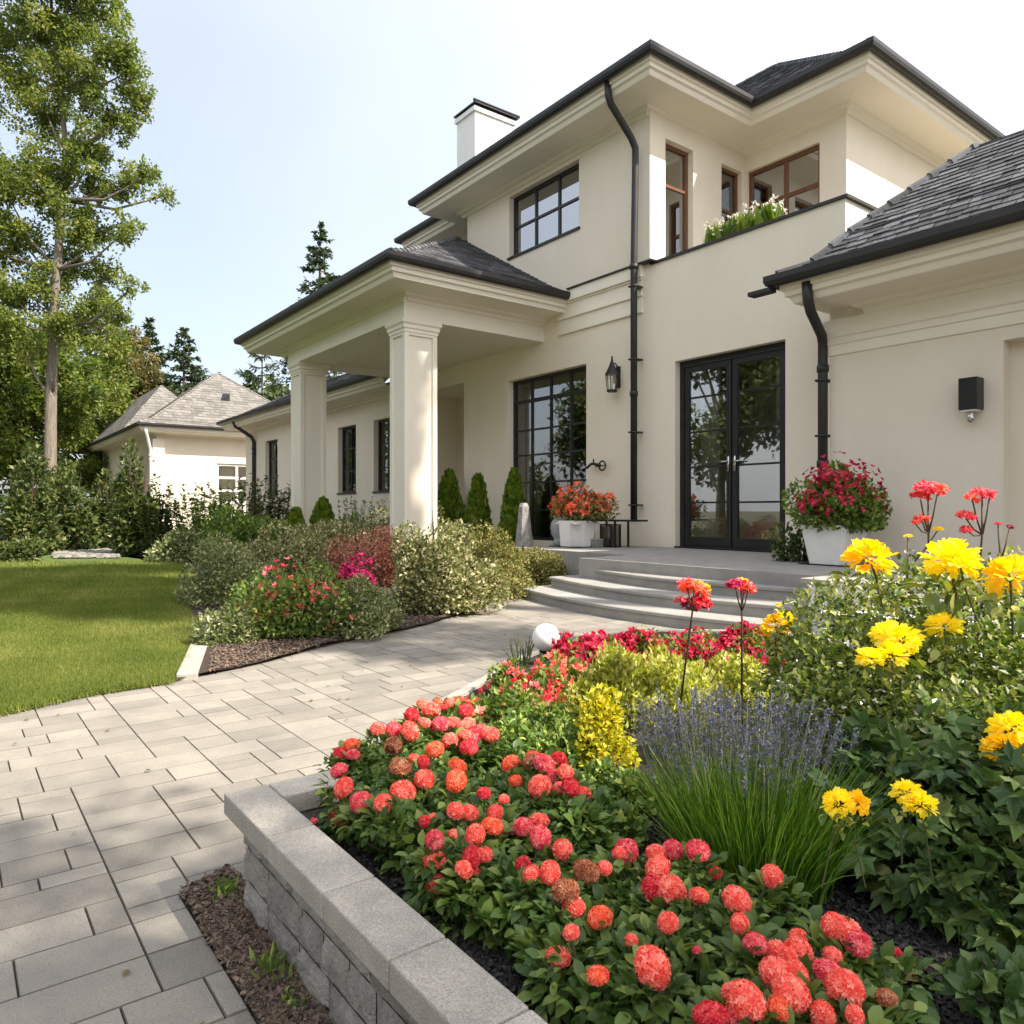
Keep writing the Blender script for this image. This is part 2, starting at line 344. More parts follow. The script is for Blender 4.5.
def smoothline(pts, n=8):
    out = []; P = [np.array(p, float) for p in pts]; P = [2*P[0]-P[1]] + P + [2*P[-1]-P[-2]]
    for i in range(1, len(P)-2):
        for k in range(n):
            t = k/n; a, b, c, d = P[i-1:i+3]
            out.append(tuple(.5*((2*b)+(c-a)*t+(2*a-5*b+4*c-d)*t*t+(3*b-a-3*c+d)*t**3)))
    out.append(tuple(P[-2])); return out

g = poly_sheet('ground', [(-400, -400), (400, -400), (400, 400), (-400, 400)], -.06, M['soil'])
bed_edge = smoothline([(-4.40, 1.02), (-4.62, 1.6), (-4.98, 2.25), (-5.22, 2.94), (-5.62, 3.65), (-6.15, 4.35), (-6.55, 4.95), (-7.2, 5.7), (-7.7, 6.3)])
lawn_front = smoothline([(-3.9, -6), (-3.95, -2), (-4.1, -.3), (-4.17, .2), (-4.32, .55), (-4.38, .98)])
lawn_poly = lawn_front + [(-4.6, 1.10), (-6.2, 1.62), (-8.4, 1.95), (-10.6, 2.7), (-13.5, 3.3), (-16.5, 2.9), (-19, 1.6), (-22, -1), (-22, -6)]
left_bed = bed_edge + [(-7.75, 8.02), (-30, 8.02), (-30, 3.5), (-24, 3.2), (-19, 2.2), (-16.5, 3.1), (-13.5, 3.35), (-10.6, 2.72), (-8.4, 1.98), (-6.25, 1.66), (-4.62, 1.14)]
right_bed = [(-1.79, .60), (-1.79, .80)] + smoothline([(-1.98, .92), (-2.2, 1.15), (-2.5, 1.55), (-2.95, 2.12), (-3.5, 2.8), (-3.75, 3.5), (-3.70, 4.1), (-3.3, 4.6), (-2.7, 4.8)]) + [(-1.2, 4.9), (3.0, 4.9), (3.0, .60)]
poly_sheet('joint_sand', [(-8, -5), (6, -5), (6, 6.5), (-8, 6.5)], -.012, M['joint'])
poly_sheet('lawn', lawn_poly, .008, M['lawn'], sub=.5, amp=.012, nfreq=1.2)
poly_sheet('mulch_bed', left_bed, .022, M['mulch'], sub=.22, amp=.02, nfreq=4)
def bed_z(x, y):                            # the raised bed falls back to the path
    return .19 - .13*np.clip((np.hypot(x+1.2, y-.8)-1.2)/2.0, 0, 1)
o = poly_sheet('raised_bed_mulch', right_bed, .0, M['mulch_dark'], sub=.1, amp=0)
from mathutils import noise as mnoise
for v in o.data.vertices:
    v.co.z = bed_z(v.co.x, v.co.y) + .012*mnoise.noise(Vector((v.co.x*9, v.co.y*9, 1)))
skirt = MB()                                # low stone edge holding the raised bed where the path curls round it
rb = [p for p in right_bed[1:-2]]
for i in range(len(rb)-1):
    (x0, y0), (x1, y1) = rb[i], rb[i+1]; dx, dy = x1-x0, y1-y0; l = math.hypot(dx, dy) or 1; nx, ny = dy/l*.05, -dx/l*.05
    z0, z1 = bed_z(x0, y0)+.012, bed_z(x1, y1)+.012
    skirt.add([(x0, y0, 0), (x1, y1, 0), (x1, y1, z1), (x0, y0, z0), (x0-nx, y0-ny, 0), (x1-nx, y1-ny, 0), (x1-nx, y1-ny, z1), (x0-nx, y0-ny, z0)],
              [(4,5,6,7), (3,7,6,2), (0,3,2,1), (0,4,7,3), (1,2,6,5)])
tag(skirt.build('stone_edging', M['cap']), 'low grey stone edging curving round the back of the raised flower bed', 'edging')
# narrow mulch strip at the foot of the planter wall
strip = [(-1.97, .465), (3, .465), (3, .60), (-2.03, .60)]
poly_sheet('mulch_strip', strip, .004, M['mulch'])

# pavers: modular slabs laid in the house's own directions
def pavers():
    mb = MB(); g_ = .076; x0, y0 = -7.9, -4.9; nx, ny = 170, 144
    used = np.zeros((nx, ny), bool); sizes = [(2, 3), (2, 3), (2, 2), (2, 4), (1, 2), (2, 2), (2, 3)]
    ed = np.array(bed_edge)
    for i in range(nx):
        for j in range(ny):
            if used[i, j]: continue
            ss = sizes[:]; random.shuffle(ss)
            for a, b in ss + [(2, 1), (1, 1)]:
                if i+a <= nx and j+b <= ny and not used[i:i+a, j:j+b].any(): break
            used[i:i+a, j:j+b] = True
            xa, ya, xb, yb = x0+i*g_, y0+j*g_, x0+(i+a)*g_, y0+(j+b)*g_
            cx, cy = (xa+xb)/2, (ya+yb)/2
            if cx > 3.0 or cy > 5.1 and cx > -6.2: continue
            if cx > -1.75 and cy > .62: continue
            if -1.97 < xb and yb > .465 and cy < .9:
                if xa > -1.98: yb = min(yb, .463)
                if yb-ya < .03: continue
            gp = .001; ch = .0019; t = .5*rs.uniform(-.0014, .0014)
            z = [t+rs.uniform(-.0008, .0008) for _ in range(4)]
            xa += gp; ya += gp; xb -= gp; yb -= gp
            V = [(xa, ya, -.03), (xb, ya, -.03), (xb, yb, -.03), (xa, yb, -.03), (xa, ya, -.004+z[0]), (xb, ya, -.004+z[1]), (xb, yb, -.004+z[2]), (xa, yb, -.004+z[3]),
                 (xa+ch, ya+ch, z[0]), (xb-ch, ya+ch, z[1]), (xb-ch, yb-ch, z[2]), (xa+ch, yb-ch, z[3])]
            mb.add(V, [(8,9,10,11)])
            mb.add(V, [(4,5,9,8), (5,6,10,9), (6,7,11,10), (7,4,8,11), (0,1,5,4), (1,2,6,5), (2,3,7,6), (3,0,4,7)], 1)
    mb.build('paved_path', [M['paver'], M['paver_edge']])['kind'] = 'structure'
pavers()

# stone edging between lawn and bed
mb = MB(); a0 = np.array((-4.43, 1.05)); a1 = np.array((-6.3, 1.66)); nseg = 6
root = empty('bed_edging', (a0[0], a0[1], 0), 'flat tan stone edging strip between the lawn and the mulch of the left bed', 'edging')
for i in range(nseg):
    p = a0+(a1-a0)*i/nseg; q = a0+(a1-a0)*(i+.985)/nseg; d = (a1-a0)/np.linalg.norm(a1-a0); n_ = np.array((-d[1], d[0]))*-.085
    V = [(*(p+n_), -.02), (*(q+n_), -.02), (*(q-n_*.3), -.02), (*(p-n_*.3), -.02)]; V += [(x, y, .036+rs.uniform(-.003, .003)) for x, y, _ in V]
    V = [(x-a0[0], y-a0[1], z) for x, y, z in V]
    mb = MB(); mb.add(V, [(4,5,6,7), (0,1,5,4), (1,2,6,5), (2,3,7,6), (3,0,4,7)]); bevel(mb.build('edging_stone', M['cap'], root), .006)

# ================================================================== PLANTER WALL
PW = empty('planter_wall', (-1.81, .575, 0), 'low grey stone block wall with flat cap stones round the raised bed of coral flowers', 'planter wall')
def blockface(mb, o0, ex, ez, n, w_, h_, proud=.012):
    gx, gz = 9, 5; V = []
    from mathutils import noise
    sd = random.uniform(0, 50)
    for j in range(gz+1):
        for i in range(gx+1):
            a = i/gx; b = j/gz; e = min(min(a, 1-a)*gx*.7, min(b, 1-b)*gz*.7, 1)
            d = proud*e**.5 + .007*e*noise.noise(Vector((a*w_*25+sd, b*h_*25, sd))) + .004*e*noise.noise(Vector((a*w_*70+sd, b*h_*70, sd)))
            p = np.array(o0)+np.array(ex)*a*w_+np.array(ez)*b*h_+np.array(n)*d; V.append(p)
    Fs = [(j*(gx+1)+i, j*(gx+1)+i+1, (j+1)*(gx+1)+i+1, (j+1)*(gx+1)+i) for j in range(gz) for i in range(gx)]
    mb.add(V, Fs)
mb = MB(); zc = [0.0, .072, .150, .222]
mb.box((.008, .004, -.03), (4.6, .055, .218), rnd=.1); mb.box((.004, .008, -.03), (.065, .24, .218), rnd=.1)
for r in range(3):
    x = -.0; z0, z1 = zc[r], zc[r+1]
    x = 0.0; first = True
    while x < 4.4:
        w_ = random.uniform(.10, .24); hh = z1-z0-.004
        blockface(mb, (x, 0, z0), (1, 0, 0), (0, 0, 1), (0, -1, 0), w_-.004, hh); x += w_
    y = 0
    while y < .16:
        w_ = random.uniform(.1, .2); blockface(mb, (0, y+w_, z0), (0, -1, 0), (0, 0, 1), (-1, 0, 0), w_-.004, z1-z0-.004); y += w_
mb.build('stone_courses', M['block'], PW)
x = -.035; i = 0
while x < 4.3:
    w_ = random.uniform(.20, .34) if i else .30
    m_ = MB(); m_.box((x, -.042, .222), (x+w_-.003, .062, .272)); bevel(m_.build('cap_stone', M['cap'], PW), .004); x += w_; i += 1
y = .065
for w_ in (.17,):
    m_ = MB(); m_.box((-.035, y, .222), (.070, y+w_-.003, .2715)); bevel(m_.build('cap_stone', M['cap'], PW), .004); y += w_

# ================================================================== STEPS AND PORCH
ST = empty('porch_steps', (-5, 5.3, 0), 'curved grey stone steps and porch floor in front of the black french doors', 'steps')
def step(x0, x1, yfront, yback, z0, z1, bow=.62, right=-3.15):
    # plan outline: front edge bowed, left end swept back
    n = 24; f = []
    for i in range(n+1):
        a = i/n; x = x0+(x1-x0)*a; f.append((x, yfront+bow*(1-a)**2*.25 - bow*math.sin(a*math.pi)*.35))
    out = [(x0+.02, yback)] + f + [(x1, yback)]
    prof = [(.0, z0), (.0, z1-.035), (-.018, z1-.028), (-.018, z1-.006), (-.010, z1)]
    V = []; m_ = len(out)
    for d, z in prof:
        for i, (x, y) in enumerate(out):
            V.append((x+(d if i in (0, 1) else 0)+5, y-5.3+(d if 0 < i < m_-1 else 0), z))
    Fs = [(k*m_+i, k*m_+i+1, (k+1)*m_+i+1, (k+1)*m_+i) for k in range(len(prof)-1) for i in range(m_-1)] + [tuple((len(prof)-1)*m_+i for i in range(m_))]
    mb = MB(); mb.add(V, Fs); return mb
rz = .43/4
for i, (xa, yf) in enumerate([(-6.42, 4.86), (-6.30, 5.17), (-6.18, 5.48), (-6.05, 5.79)]):
    mb = step(xa, -3.16, yf, 8.02 if i == 3 else yf+.75, -.02 if i == 0 else i*rz-.01, (i+1)*rz)
    mb.build('porch_floor' if i == 3 else 'step', M['step'], ST)
mb = MB(); mb.box((-3.35, 1.0, -.02), (-.0, 2.72, .4295)); mb.box((-1.04, .2, -.02), (1.855, 2.09, .4285)); mb.build('porch_side', M['step'], ST)
ck = empty('porch_cheek_wall', (-3.1, 5.2, 0), 'pale low cheek wall with slab top at the right end of the steps', 'low wall')
mb = MB(); mb.box((-.04, -.02, -.02), (1.3, .80, .395)); bevel(mb.build('rendered_block', M['white'], ck), .006)
mb = MB(); mb.box((-.08, -.06, .397), (1.35, .84, .437)); bevel(mb.build('slab_top', M['cap'], ck), .006)
mb = MB(); mb.box((.3, -.5, -.02), (1.2, -.03, .26)); bevel(mb.build('rendered_block', M['white'], ck), .006)

# ================================================================== HOUSE
HS = empty('house', (-8, 8, 0), 'cream rendered two storey house with dark hipped roofs and columned entrance porch', 'house')
def hbuild(mb, name, m, parent=None, smooth=False):
    o = mb.build(name, m, None, smooth); o.parent = parent or HS
    if parent is None: o.location = -Vector(HS.location)
    return o
def gbuild(mb, name, m, root, smooth=False):   # world-space verts under a located root
    o = mb.build(name, m, None, smooth); o.parent = root; o.location = -Vector(root.location); return o

def wallpanel(mb, axis, c, s0, s1, z0, z1, holes=(), t=.22):
    """axis 'y': wall facing -Y at y=c ; axis 'x': wall facing +X at x=c ; holes (sa,sb,za,zb[,depth])"""
    L = (lambda s, d, z: (s, c+d, z)) if axis == 'y' else (lambda s, d, z: (c-d, s, z))
    ss = sorted({s0, s1, *[h[0] for h in holes], *[h[1] for h in holes]}); zs = sorted({z0, z1, *[h[2] for h in holes], *[h[3] for h in holes]})
    for i in range(len(ss)-1):
        for j in range(len(zs)-1):
            sm_, zm = (ss[i]+ss[i+1])/2, (zs[j]+zs[j+1])/2
            if any(h[0] < sm_ < h[1] and h[2] < zm < h[3] for h in holes): continue
            mb.add([L(ss[i], 0, zs[j]), L(ss[i+1], 0, zs[j]), L(ss[i+1], 0, zs[j+1]), L(ss[i], 0, zs[j+1])], [(0, 1, 2, 3)], rnd=.5)
            mb.add([L(ss[i], t, zs[j]), L(ss[i+1], t, zs[j]), L(ss[i+1], t, zs[j+1]), L(ss[i], t, zs[j+1])], [(3, 2, 1, 0)], rnd=.5)
    for h in holes:
        a, b, za, zb = h[:4]; d = h[4] if len(h) > 4 else t
        for p, q in (((a, za), (a, zb)), ((a, zb), (b, zb)), ((b, zb), (b, za)), ((b, za), (a, za))):
            mb.add([L(p[0], 0, p[1]), L(q[0], 0, q[1]), L(q[0], d, q[1]), L(p[0], d, p[1])], [(0, 1, 2, 3)], rnd=.5)
def window(axis, c, a, b, za, zb, cols, rows, m='black', gm='glass', fw=.05, bw=.028, dep=.10, mids=None, curtain=None, rowz=None, parent=None, sill=True, bld=None, name='window', colx=None):
    L = (lambda s, d, z: (s, c+d, z)) if axis == 'y' else (lambda s, d, z: (c-d, s, z))
    def bx(mb, s0, s1, d0, d1, z0, z1):
        p = L(s0, d0, z0); q = L(s1, d1, z1); mb.box(tuple(map(min, p, q)), tuple(map(max, p, q)), rnd=.5)
    mb = MB(); d0, d1 = dep, dep+.06; e = .002
    bx(mb, a+e, a+fw, d0, d1, za+e, zb-e); bx(mb, b-fw, b-e, d0, d1, za+e, zb-e); bx(mb, a+fw, b-fw, d0, d1, zb-fw, zb-e); bx(mb, a+fw, b-fw, d0, d1, za+e, za+fw)
    xs = colx or [a+(b-a)*i/cols for i in range(1, cols)]
    for x in xs: bx(mb, x-bw/2, x+bw/2, d0+.008, d1-.012, za+fw, zb-fw)
    zs = rowz or [za+(zb-za)*i/rows for i in range(1, rows)]
    xx = [a+fw] + [v for x in xs for v in (x-bw/2, x+bw/2)] + [b-fw]
    for z in zs:
        bb = bw*1.9 if mids and z in mids else bw
        bx(mb, a+fw+e, b-fw-e, d0+(.003 if bb > bw else .0105), d1-.0145, z-bb/2, z+bb/2)
    bd = bld or hbuild
    w_ = bd(mb, name, M[m]) if not parent else bd(mb, name, M[m], parent)
    mb = MB(); bx(mb, a+fw-.01, b-fw+.01, d0+.032, d0+.038, za+fw-.01, zb-fw+.01); mb.build('pane', M[gm], w_)
    if sill: mb = MB(); bx(mb, a-.03, b+.03, -.03, d0-.002, za-.035, za+.003); mb.build('sill', M[m] if m != 'wood' else M['trim'], w_)
    if curtain:
        for (ca, cb) in curtain:
            mb = MB(); n = 40; V = []
            for i in range(n+1):
                s = ca+(cb-ca)*i/n; dd = d1+.10+.025*math.sin(i*1.25)+.01*math.sin(i*.6)
                V += [L(s, dd, za+.02), L(s, dd, zb-.03)]
            mb.add(V, [(2*i, 2*i+2, 2*i+3, 2*i+1) for i in range(n)], rnd=.5); mb.build('curtain', M['curtain'], w_, True)
    return w_

Y0 = 8.03
# --- lower facade, wing and alcove
mb = MB()
HW = [(-23.4, -22.3, 1.36, 3.10), (-17.95, -16.9, 1.38, 3.05), (-15.95, -15.0, 1.38, 3.05)]
ALC = (-14.05, -12.12, -.05, 3.42, 1.1)
BW = (-10.70, -8.65, .43, 3.25)
DR = (-6.86, -5.16, .43, 3.00)
wallpanel(mb, 'y', Y0, -25.3, -14.8, -.1, 3.85, HW)
wallpanel(mb, 'y', Y0, -14.8, -12.0, -.1, 4.6, [ALC])
mb.add([(-14.05, Y0+1.1, -.1), (-12.12, Y0+1.1, -.1), (-12.12, Y0+1.1, 3.5), (-14.05, Y0+1.1, 3.5)], [(0, 1, 2, 3)], rnd=.5)
UW = (-10.66, -8.82, 5.44, 6.53)
wallpanel(mb, 'y', Y0, -12.0, -7.32, -.1, 6.9, [BW, UW])
mb.add([(-25.3, Y0, -.1), (-25.3, 16, -.1), (-25.3, 16, 3.85), (-25.3, Y0, 3.85)], [(0, 1, 2, 3)], rnd=.5)
mb.add([(-12.0, Y0, 3.0), (-12.0, 16.8, 3.0), (-12.0, 16.8, 6.9), (-12.0, Y0, 6.9)], [(0, 1, 2, 3)], rnd=.5)
hbuild(mb, 'wall', M['stucco'])
mb = MB(); wallpanel(mb, 'x', -7.32, Y0, 10.24, 3.9, 6.9, [(8.36, 8.98, 3.95, 6.36), (9.66, 10.18, 4.5, 6.36)], t=.2)
hbuild(mb, 'wall', M['stucco'])
mb = MB(); wallpanel(mb, 'y', 10.24, -7.32, -5.61, 3.9, 6.9, [(-7.27, -6.02, 4.5, 6.36)], t=.2); hbuild(mb, 'wall', M['stucco'])
mb = MB(); wallpanel(mb, 'x', -5.61, 10.24, 16.8, 3.0, 6.9); hbuild(mb, 'wall', M['stucco'])
mb = MB(); wallpanel(mb, 'y', 8.8, -14.1, -12.0, 3.8, 6.9, [(-13.85, -12.3, 5.55, 6.45)]); hbuild(mb, 'wall', M['stucco'])
mb = MB(); mb.add([(-14.1, 8.8, 3.8), (-14.1, 16.8, 3.8), (-14.1, 16.8, 6.9), (-14.1, 8.8, 6.9)], [(0, 1, 2, 3)]); mb.add([(-25.3, 16, -.1), (-14, 16, -.1), (-14, 16, 3.85), (-25.3, 16, 3.85)], [(0, 1, 2, 3)])
mb.add([(-14.1, 16.8, -.1), (-4.41, 16.8, -.1), (-4.41, 16.8, 6.9), (-14.1, 16.8, 6.9)], [(0, 1, 2, 3)]); hbuild(mb, 'rear_wall', M['stucco'])
# --- door block and balcony parapet
mb = MB(); wallpanel(mb, 'y', Y0, -7.32, -4.41, -.1, 4.44, [DR], t=.24)
wallpanel(mb, 'x', -4.41, Y0, 13.2, -.1, 4.44, t=.24)
hbuild(mb, 'wall', M['stucco'])
mb = MB(); mb.box((-7.3, Y0-.03, 4.441), (-4.37, Y0+.26, 4.475)); mb.box((-4.66, Y0+.262, 4.441), (-4.37, 13.2, 4.475)); hbuild(mb, 'parapet_coping', M['gutter'])
mb = MB(); mb.box((-7.3, Y0+.24, 3.86), (-4.65, 13.1, 3.93)); hbuild(mb, 'balcony_floor', M['step'])
# --- interior floors, ceilings and dividing walls: rooms behind the glass
mb = MB()
for (x0, x1, y0, y1, z0, z1) in [(-12.0, -7.45, 8.26, 10.0, .40, 3.7), (-7.35, -4.7, 8.28, 9.9, .42, 3.75), (-25.2, -14.2, 8.26, 12, .4, 3.5), (-11.9, -7.55, 8.26, 12.0, 4.4, 6.85), (-7.5, -5.7, 10.46, 13, 3.95, 6.85), (-14, -12.1, 9.03, 12, 4.6, 6.8)]:
    for q in ([(x0,y0,z0),(x1,y0,z0),(x1,y1,z0),(x0,y1,z0)], [(x0,y0,z1),(x0,y1,z1),(x1,y1,z1),(x1,y0,z1)], [(x0,y1,z0),(x1,y1,z0),(x1,y1,z1),(x0,y1,z1)], [(x0,y0,z0),(x0,y1,z0),(x0,y1,z1),(x0,y0,z1)], [(x1,y0,z0),(x1,y0,z1),(x1,y1,z1),(x1,y1,z0)]):
        mb.add(q, [(0, 1, 2, 3)])
hbuild(mb, 'interior', M['room'])
# --- windows
for h in HW: window('y', Y0, *h, 2, 3, dep=.12, curtain=[(h[0]+.05, h[0]+.35)])
window('y', Y0, *BW, 4, 6, dep=.12, rowz=[.43+.52, .43+1.0, .43+1.48, .43+1.92, 2.86], mids=[2.86], fw=.055, bw=.03, curtain=[(-10.5, -10.1)], sill=False)
window('y', Y0, *UW, 3, 2, gm='glass_bright', dep=.10, fw=.055, bw=.04)
window('y', 8.8, -13.85, -12.3, 5.55, 6.45, 3, 1, dep=.08)
window('x', -7.32, 8.36, 8.98, 3.95, 6.36, 1, 1, m='wood', gm='glass_bright', rowz=[4.35, 5.75], fw=.05, bw=.045, curtain=[(8.4, 8.95)], sill=False, dep=.1)
window('x', -7.32, 9.66, 10.18, 4.5, 6.36, 1, 1, m='wood', rowz=[5.7], fw=.045, bw=.045, sill=False, dep=.08)
window('y', 10.24, -7.27, -6.02, 4.5, 6.36, 2, 1, m='wood', gm='glass_bright', colx=[-6.62], rowz=[5.78], fw=.055, bw=.06, dep=.06, sill=False, curtain=[(-7.2, -6.85)])
# --- french door
a, b, za, zb = DR
mb = MB(); yf = Y0+.10
def fb(mb, x0, x1, z0, z1, d0=0, d1=.07): mb.box((x0, yf+d0, z0), (x1, yf+d1, z1), rnd=.5)
fb(mb, a+.002, a+.07, za, zb-.002); fb(mb, b-.07, b-.002, za, zb-.002); fb(mb, a+.07, b-.07, zb-.09, zb-.002); fb(mb, a+.07, b-.07, za, za+.03)
FD = hbuild(mb, 'french_door', M['black'])
mid = a+(b-a)*.50
for (x0, x1) in ((a+.075, mid-.01), (mid+.01, b-.075)):
    mb = MB(); z0, z1 = za+.035, zb-.095
    fb(mb, x0, x0+.075, z0, z1, .012, .058); fb(mb, x1-.075, x1, z0, z1, .012, .058); fb(mb, x0+.075, x1-.075, z1-.07, z1, .012, .058); fb(mb, x0+.075, x1-.075, z0, z0+.12, .012, .058)
    for z in (za+.62, za+1.10, za+1.58, za+2.05): fb(mb, x0+.075, x1-.075, z-.012, z+.012, .02, .05)
    lf = mb.build('door_leaf', M['black'], FD)
    mb = MB(); mb.box((x0+.07, yf+.033, z0+.11), (x1-.07, yf+.038, z1-.06)); mb.build('pane', M['glass'], lf)
    hx = mid-.05 if x0 < mid-.1 else mid+.05
    mb = MB(); mb.box((hx-.018, yf-.004, za+1.02), (hx+.018, yf+.012, za+1.22)); mb.tube([(hx, yf, za+1.15), (hx, yf-.05, za+1.15)], .011, 8)
    mb.tube([(hx, yf-.05, za+1.15), (hx+(-.11 if hx < mid else .11), yf-.052, za+1.148)], .010, 8); mb.build('handle', M['steel'], lf, True)
mb = MB()
for (ca, cb) in ((a+.1, a+.42), (b-.40, b-.1)):
    V = []; n = 44
    for i in range(n+1):
        s = ca+(cb-ca)*i/n; dd = Y0+.42+.035*math.sin(i*1.3); V += [(s, dd, za+.02), (s, dd, zb-.05)]
    mb.add(V, [(2*i, 2*i+2, 2*i+3, 2*i+1) for i in range(n)], rnd=.3)
mb.build('curtain', M['curtain'], FD, True)
mb = MB(); mb.box((a+.004, Y0-.03, za-.0), (b-.004, Y0+.1, za+.022)); mb.build('threshold', M['black'], FD)

# --- cornice bands (axis aligned sweep)
def sweep(mb, path, prof, closed=False, rnd=.5):
    """path: list of (x,y) axis aligned, outside on the right-hand side when walking; prof: list of (out, z)"""
    n = len(path); P = [np.array(p, float) for p in path]; nor = []
    for i in range(n if closed else n-1):
        d = P[(i+1) % n]-P[i]; d = d/np.linalg.norm(d); nor.append(np.array((d[1], -d[0])))
    V = []
    for o_, z in prof:
        for i in range(n):
            if closed: m_ = nor[i-1]+nor[i]
            elif i == 0: m_ = nor[0]
            elif i == n-1: m_ = nor[-1]
            else: m_ = nor[i-1]+nor[i]
            if abs(m_).max() > 1.9: m_ = m_/2
            if np.allclose(nor[(i-1) % len(nor)], nor[i % len(nor)]) : m_ = nor[i % len(nor)]
            q = P[i]+m_*o_; V.append((q[0], q[1], z))
    e = n if closed else n-1
    Fs = [(k*n+i, k*n+(i+1) % n, (k+1)*n+(i+1) % n, (k+1)*n+i) for k in range(len(prof)-1) for i in range(e)]
    mb.add(V, Fs, rnd=rnd)
FAS = [(-.015, .0), (-.015, -.115), (-.05, -.125), (-.05, -.175), (-.085, -.19), (-.105, -.235), (-.115, -.25)]
def eave(path, z, ov, closed=False, drop=.0, gut=True, bld=None, root=None, scale=1.0, gm='gutter'):
    bd = bld or hbuild
    args = (root,) if root is not None else ()
    mb = MB(); pr = [(o_, z-.03+zz*scale) for o_, zz in FAS]
    zb_ = pr[-1][1]; pr += [(-ov*.55, zb_-.004), (-ov+.12, zb_-.02), (-ov+.10, zb_-.05), (-ov+.04, zb_-.07), (-ov+.03, zb_-.12), (-ov-.01, zb_-.13)]
    sweep(mb, path, pr, closed); sweep(mb, path, [(-.015, z-.03), (-.2, z-.03)], closed)
    bd(mb, 'fascia', M['trim'], *args)
    if gut:
        mb = MB(); g_ = [(-.014, z-.005), (-.014, z-.075), (.01, z-.10), (.05, z-.108), (.085, z-.09), (.10, z-.05), (.10, z+.005), (.09, z+.005), (.075, z-.03), (-.0, z-.04), (-.014, z-.005)]
        sweep(mb, path, g_, closed); o = bd(mb, 'gutter', M[gm], *args)
# upper floors
up_path = [(-12.8, 8.1), (-12.8, 7.33), (-6.68, 7.33), (-6.68, 9.54), (-4.91, 9.54), (-4.91, 17.5), (-14.8, 17.5), (-14.8, 8.1)]
eave(up_path, 7.0, .70, True)
# wing
eave([(-26.0, 16.7), (-26.0, 7.4), (-14.34, 7.4)], 3.90, .63)
# portico
eave([(-15.45, 8.03), (-15.45, 4.79), (-9.03, 4.79), (-9.03, 8.03)], 4.42, .66)
# garage block eave
eave([(-4.43, 8.9), (-4.43, 6.75), (6.0, 6.75)], 3.32, .62)
# cornice band on main facade and along the garage
mb = MB()
for (za_, zb_, pr_) in ((3.80, 3.84, .035), (3.84, 4.04, .015), (4.04, 4.075, .045), (4.075, 4.27, .030), (4.27, 4.30, .055), (4.30, 4.47, .085)):
    mb.box((-9.3, Y0-pr_, za_), (-7.42-.05+pr_*.5, Y0, zb_))
hbuild(mb, 'cornice', M['trim'])
mb = MB(); mb.box((-9.0, Y0-.115, 4.472), (-7.2, Y0, 4.492)); hbuild(mb, 'cornice_flashing', M['gutter'])
mb = MB(); z = 2.56
sweep(mb, [(-4.23, 8.03), (-4.23, 7.4), (6, 7.4)], [(0, z), (.015, z), (.02, z+.03), (.02, z+.10), (.035, z+.11), (.035, z+.17), (.05, z+.185), (.05, z+.36), (0, z+.365)])
hbuild(mb, 'cornice', M['trim'])
# garage walls with the recessed bay
mb = MB(); wallpanel(mb, 'y', 7.4, -4.23, 6.0, -.1, 3.1, [(-2.62, 2.4, .0, 2.44, .16)], t=.16)
mb.add([(-4.23, 7.4, -.1), (-4.23, 8.03, -.1), (-4.23, 8.03, 3.1), (-4.23, 7.4, 3.1)], [(3, 2, 1, 0)], rnd=.5)
mb.add([(-2.62, 7.56, 0), (2.4, 7.56, 0), (2.4, 7.56, 2.44), (-2.62, 7.56, 2.44)], [(0, 1, 2, 3)], rnd=.5)
mb.add([(6, 7.4, -.1), (6, 13, -.1), (6, 13, 3.1), (6, 7.4, 3.1)], [(0, 1, 2, 3)], rnd=.5)
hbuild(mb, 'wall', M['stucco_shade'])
# --- portico: beams, ceiling, columns
mb = MB(); bx0, bx1, by0 = -14.32, -9.68, 5.36
mb.box((bx0, by0, 3.77), (bx1, by0+.6, 4.16)); mb.box((bx1-.6, by0+.6, 3.77), (bx1, Y0-.002, 4.16)); mb.box((bx0, by0+.6, 3.77), (bx0+.6, Y0-.002, 4.16))
mb.box((bx0-.02, by0-.02, 4.0), (bx1+.02, by0+.0, 4.02)); 
hbuild(mb, 'porch_beam', M['trim'])
mb = MB(); mb.box((bx0+.59, by0+.59, 3.80), (bx1-.59, Y0-.002, 4.10)); hbuild(mb, 'porch_ceiling', M['soffit'])
mb = MB(); mb.box((-15.35, 4.95, 4.14), (-9.13, 8.02, 4.155)); hbuild(mb, 'porch_soffit', M['soffit'])
def column(x0, y0, wx, wy):
    bm = bmesh.new(); bmesh.ops.create_cube(bm, size=1)
    for v in bm.verts: v.co.x = x0+(v.co.x+.5)*wx; v.co.y = y0+(v.co.y+.5)*wy; v.co.z = -.1+(v.co.z+.5)*3.72
    for f in [f for f in bm.faces if abs(f.normal.z) < .5]:
        r = bmesh.ops.inset_region(bm, faces=[f], thickness=.105, depth=0)
        bmesh.ops.inset_region(bm, faces=[f], thickness=.012, depth=-.03)
    me = bpy.data.meshes.new('column'); bm.to_mesh(me); bm.free(); me.materials.append(M['trim'])
    o = bpy.data.objects.new('column', me); col.objects.link(o); o.parent = HS; o.location = -Vector(HS.location)
    mb = MB(); p = [(x0, y0+wy), (x0, y0), (x0+wx, y0), (x0+wx, y0+wy)]
    sweep(mb, p, [(0, 3.58), (.012, 3.585), (.012, 3.625), (.03, 3.645), (.03, 3.69), (.055, 3.72), (.055, 3.768), (0, 3.769)], True); mb.build('capital', M['trim'], o)
    
column(-10.19, 5.40, .46, .56); column(-14.27, 5.40, .50, .52)
mb = MB(); mb.box((-14.8, 5.2, -.05), (-9.4, 8.03, .30)); hbuild(mb, 'entrance_floor', M['step'])

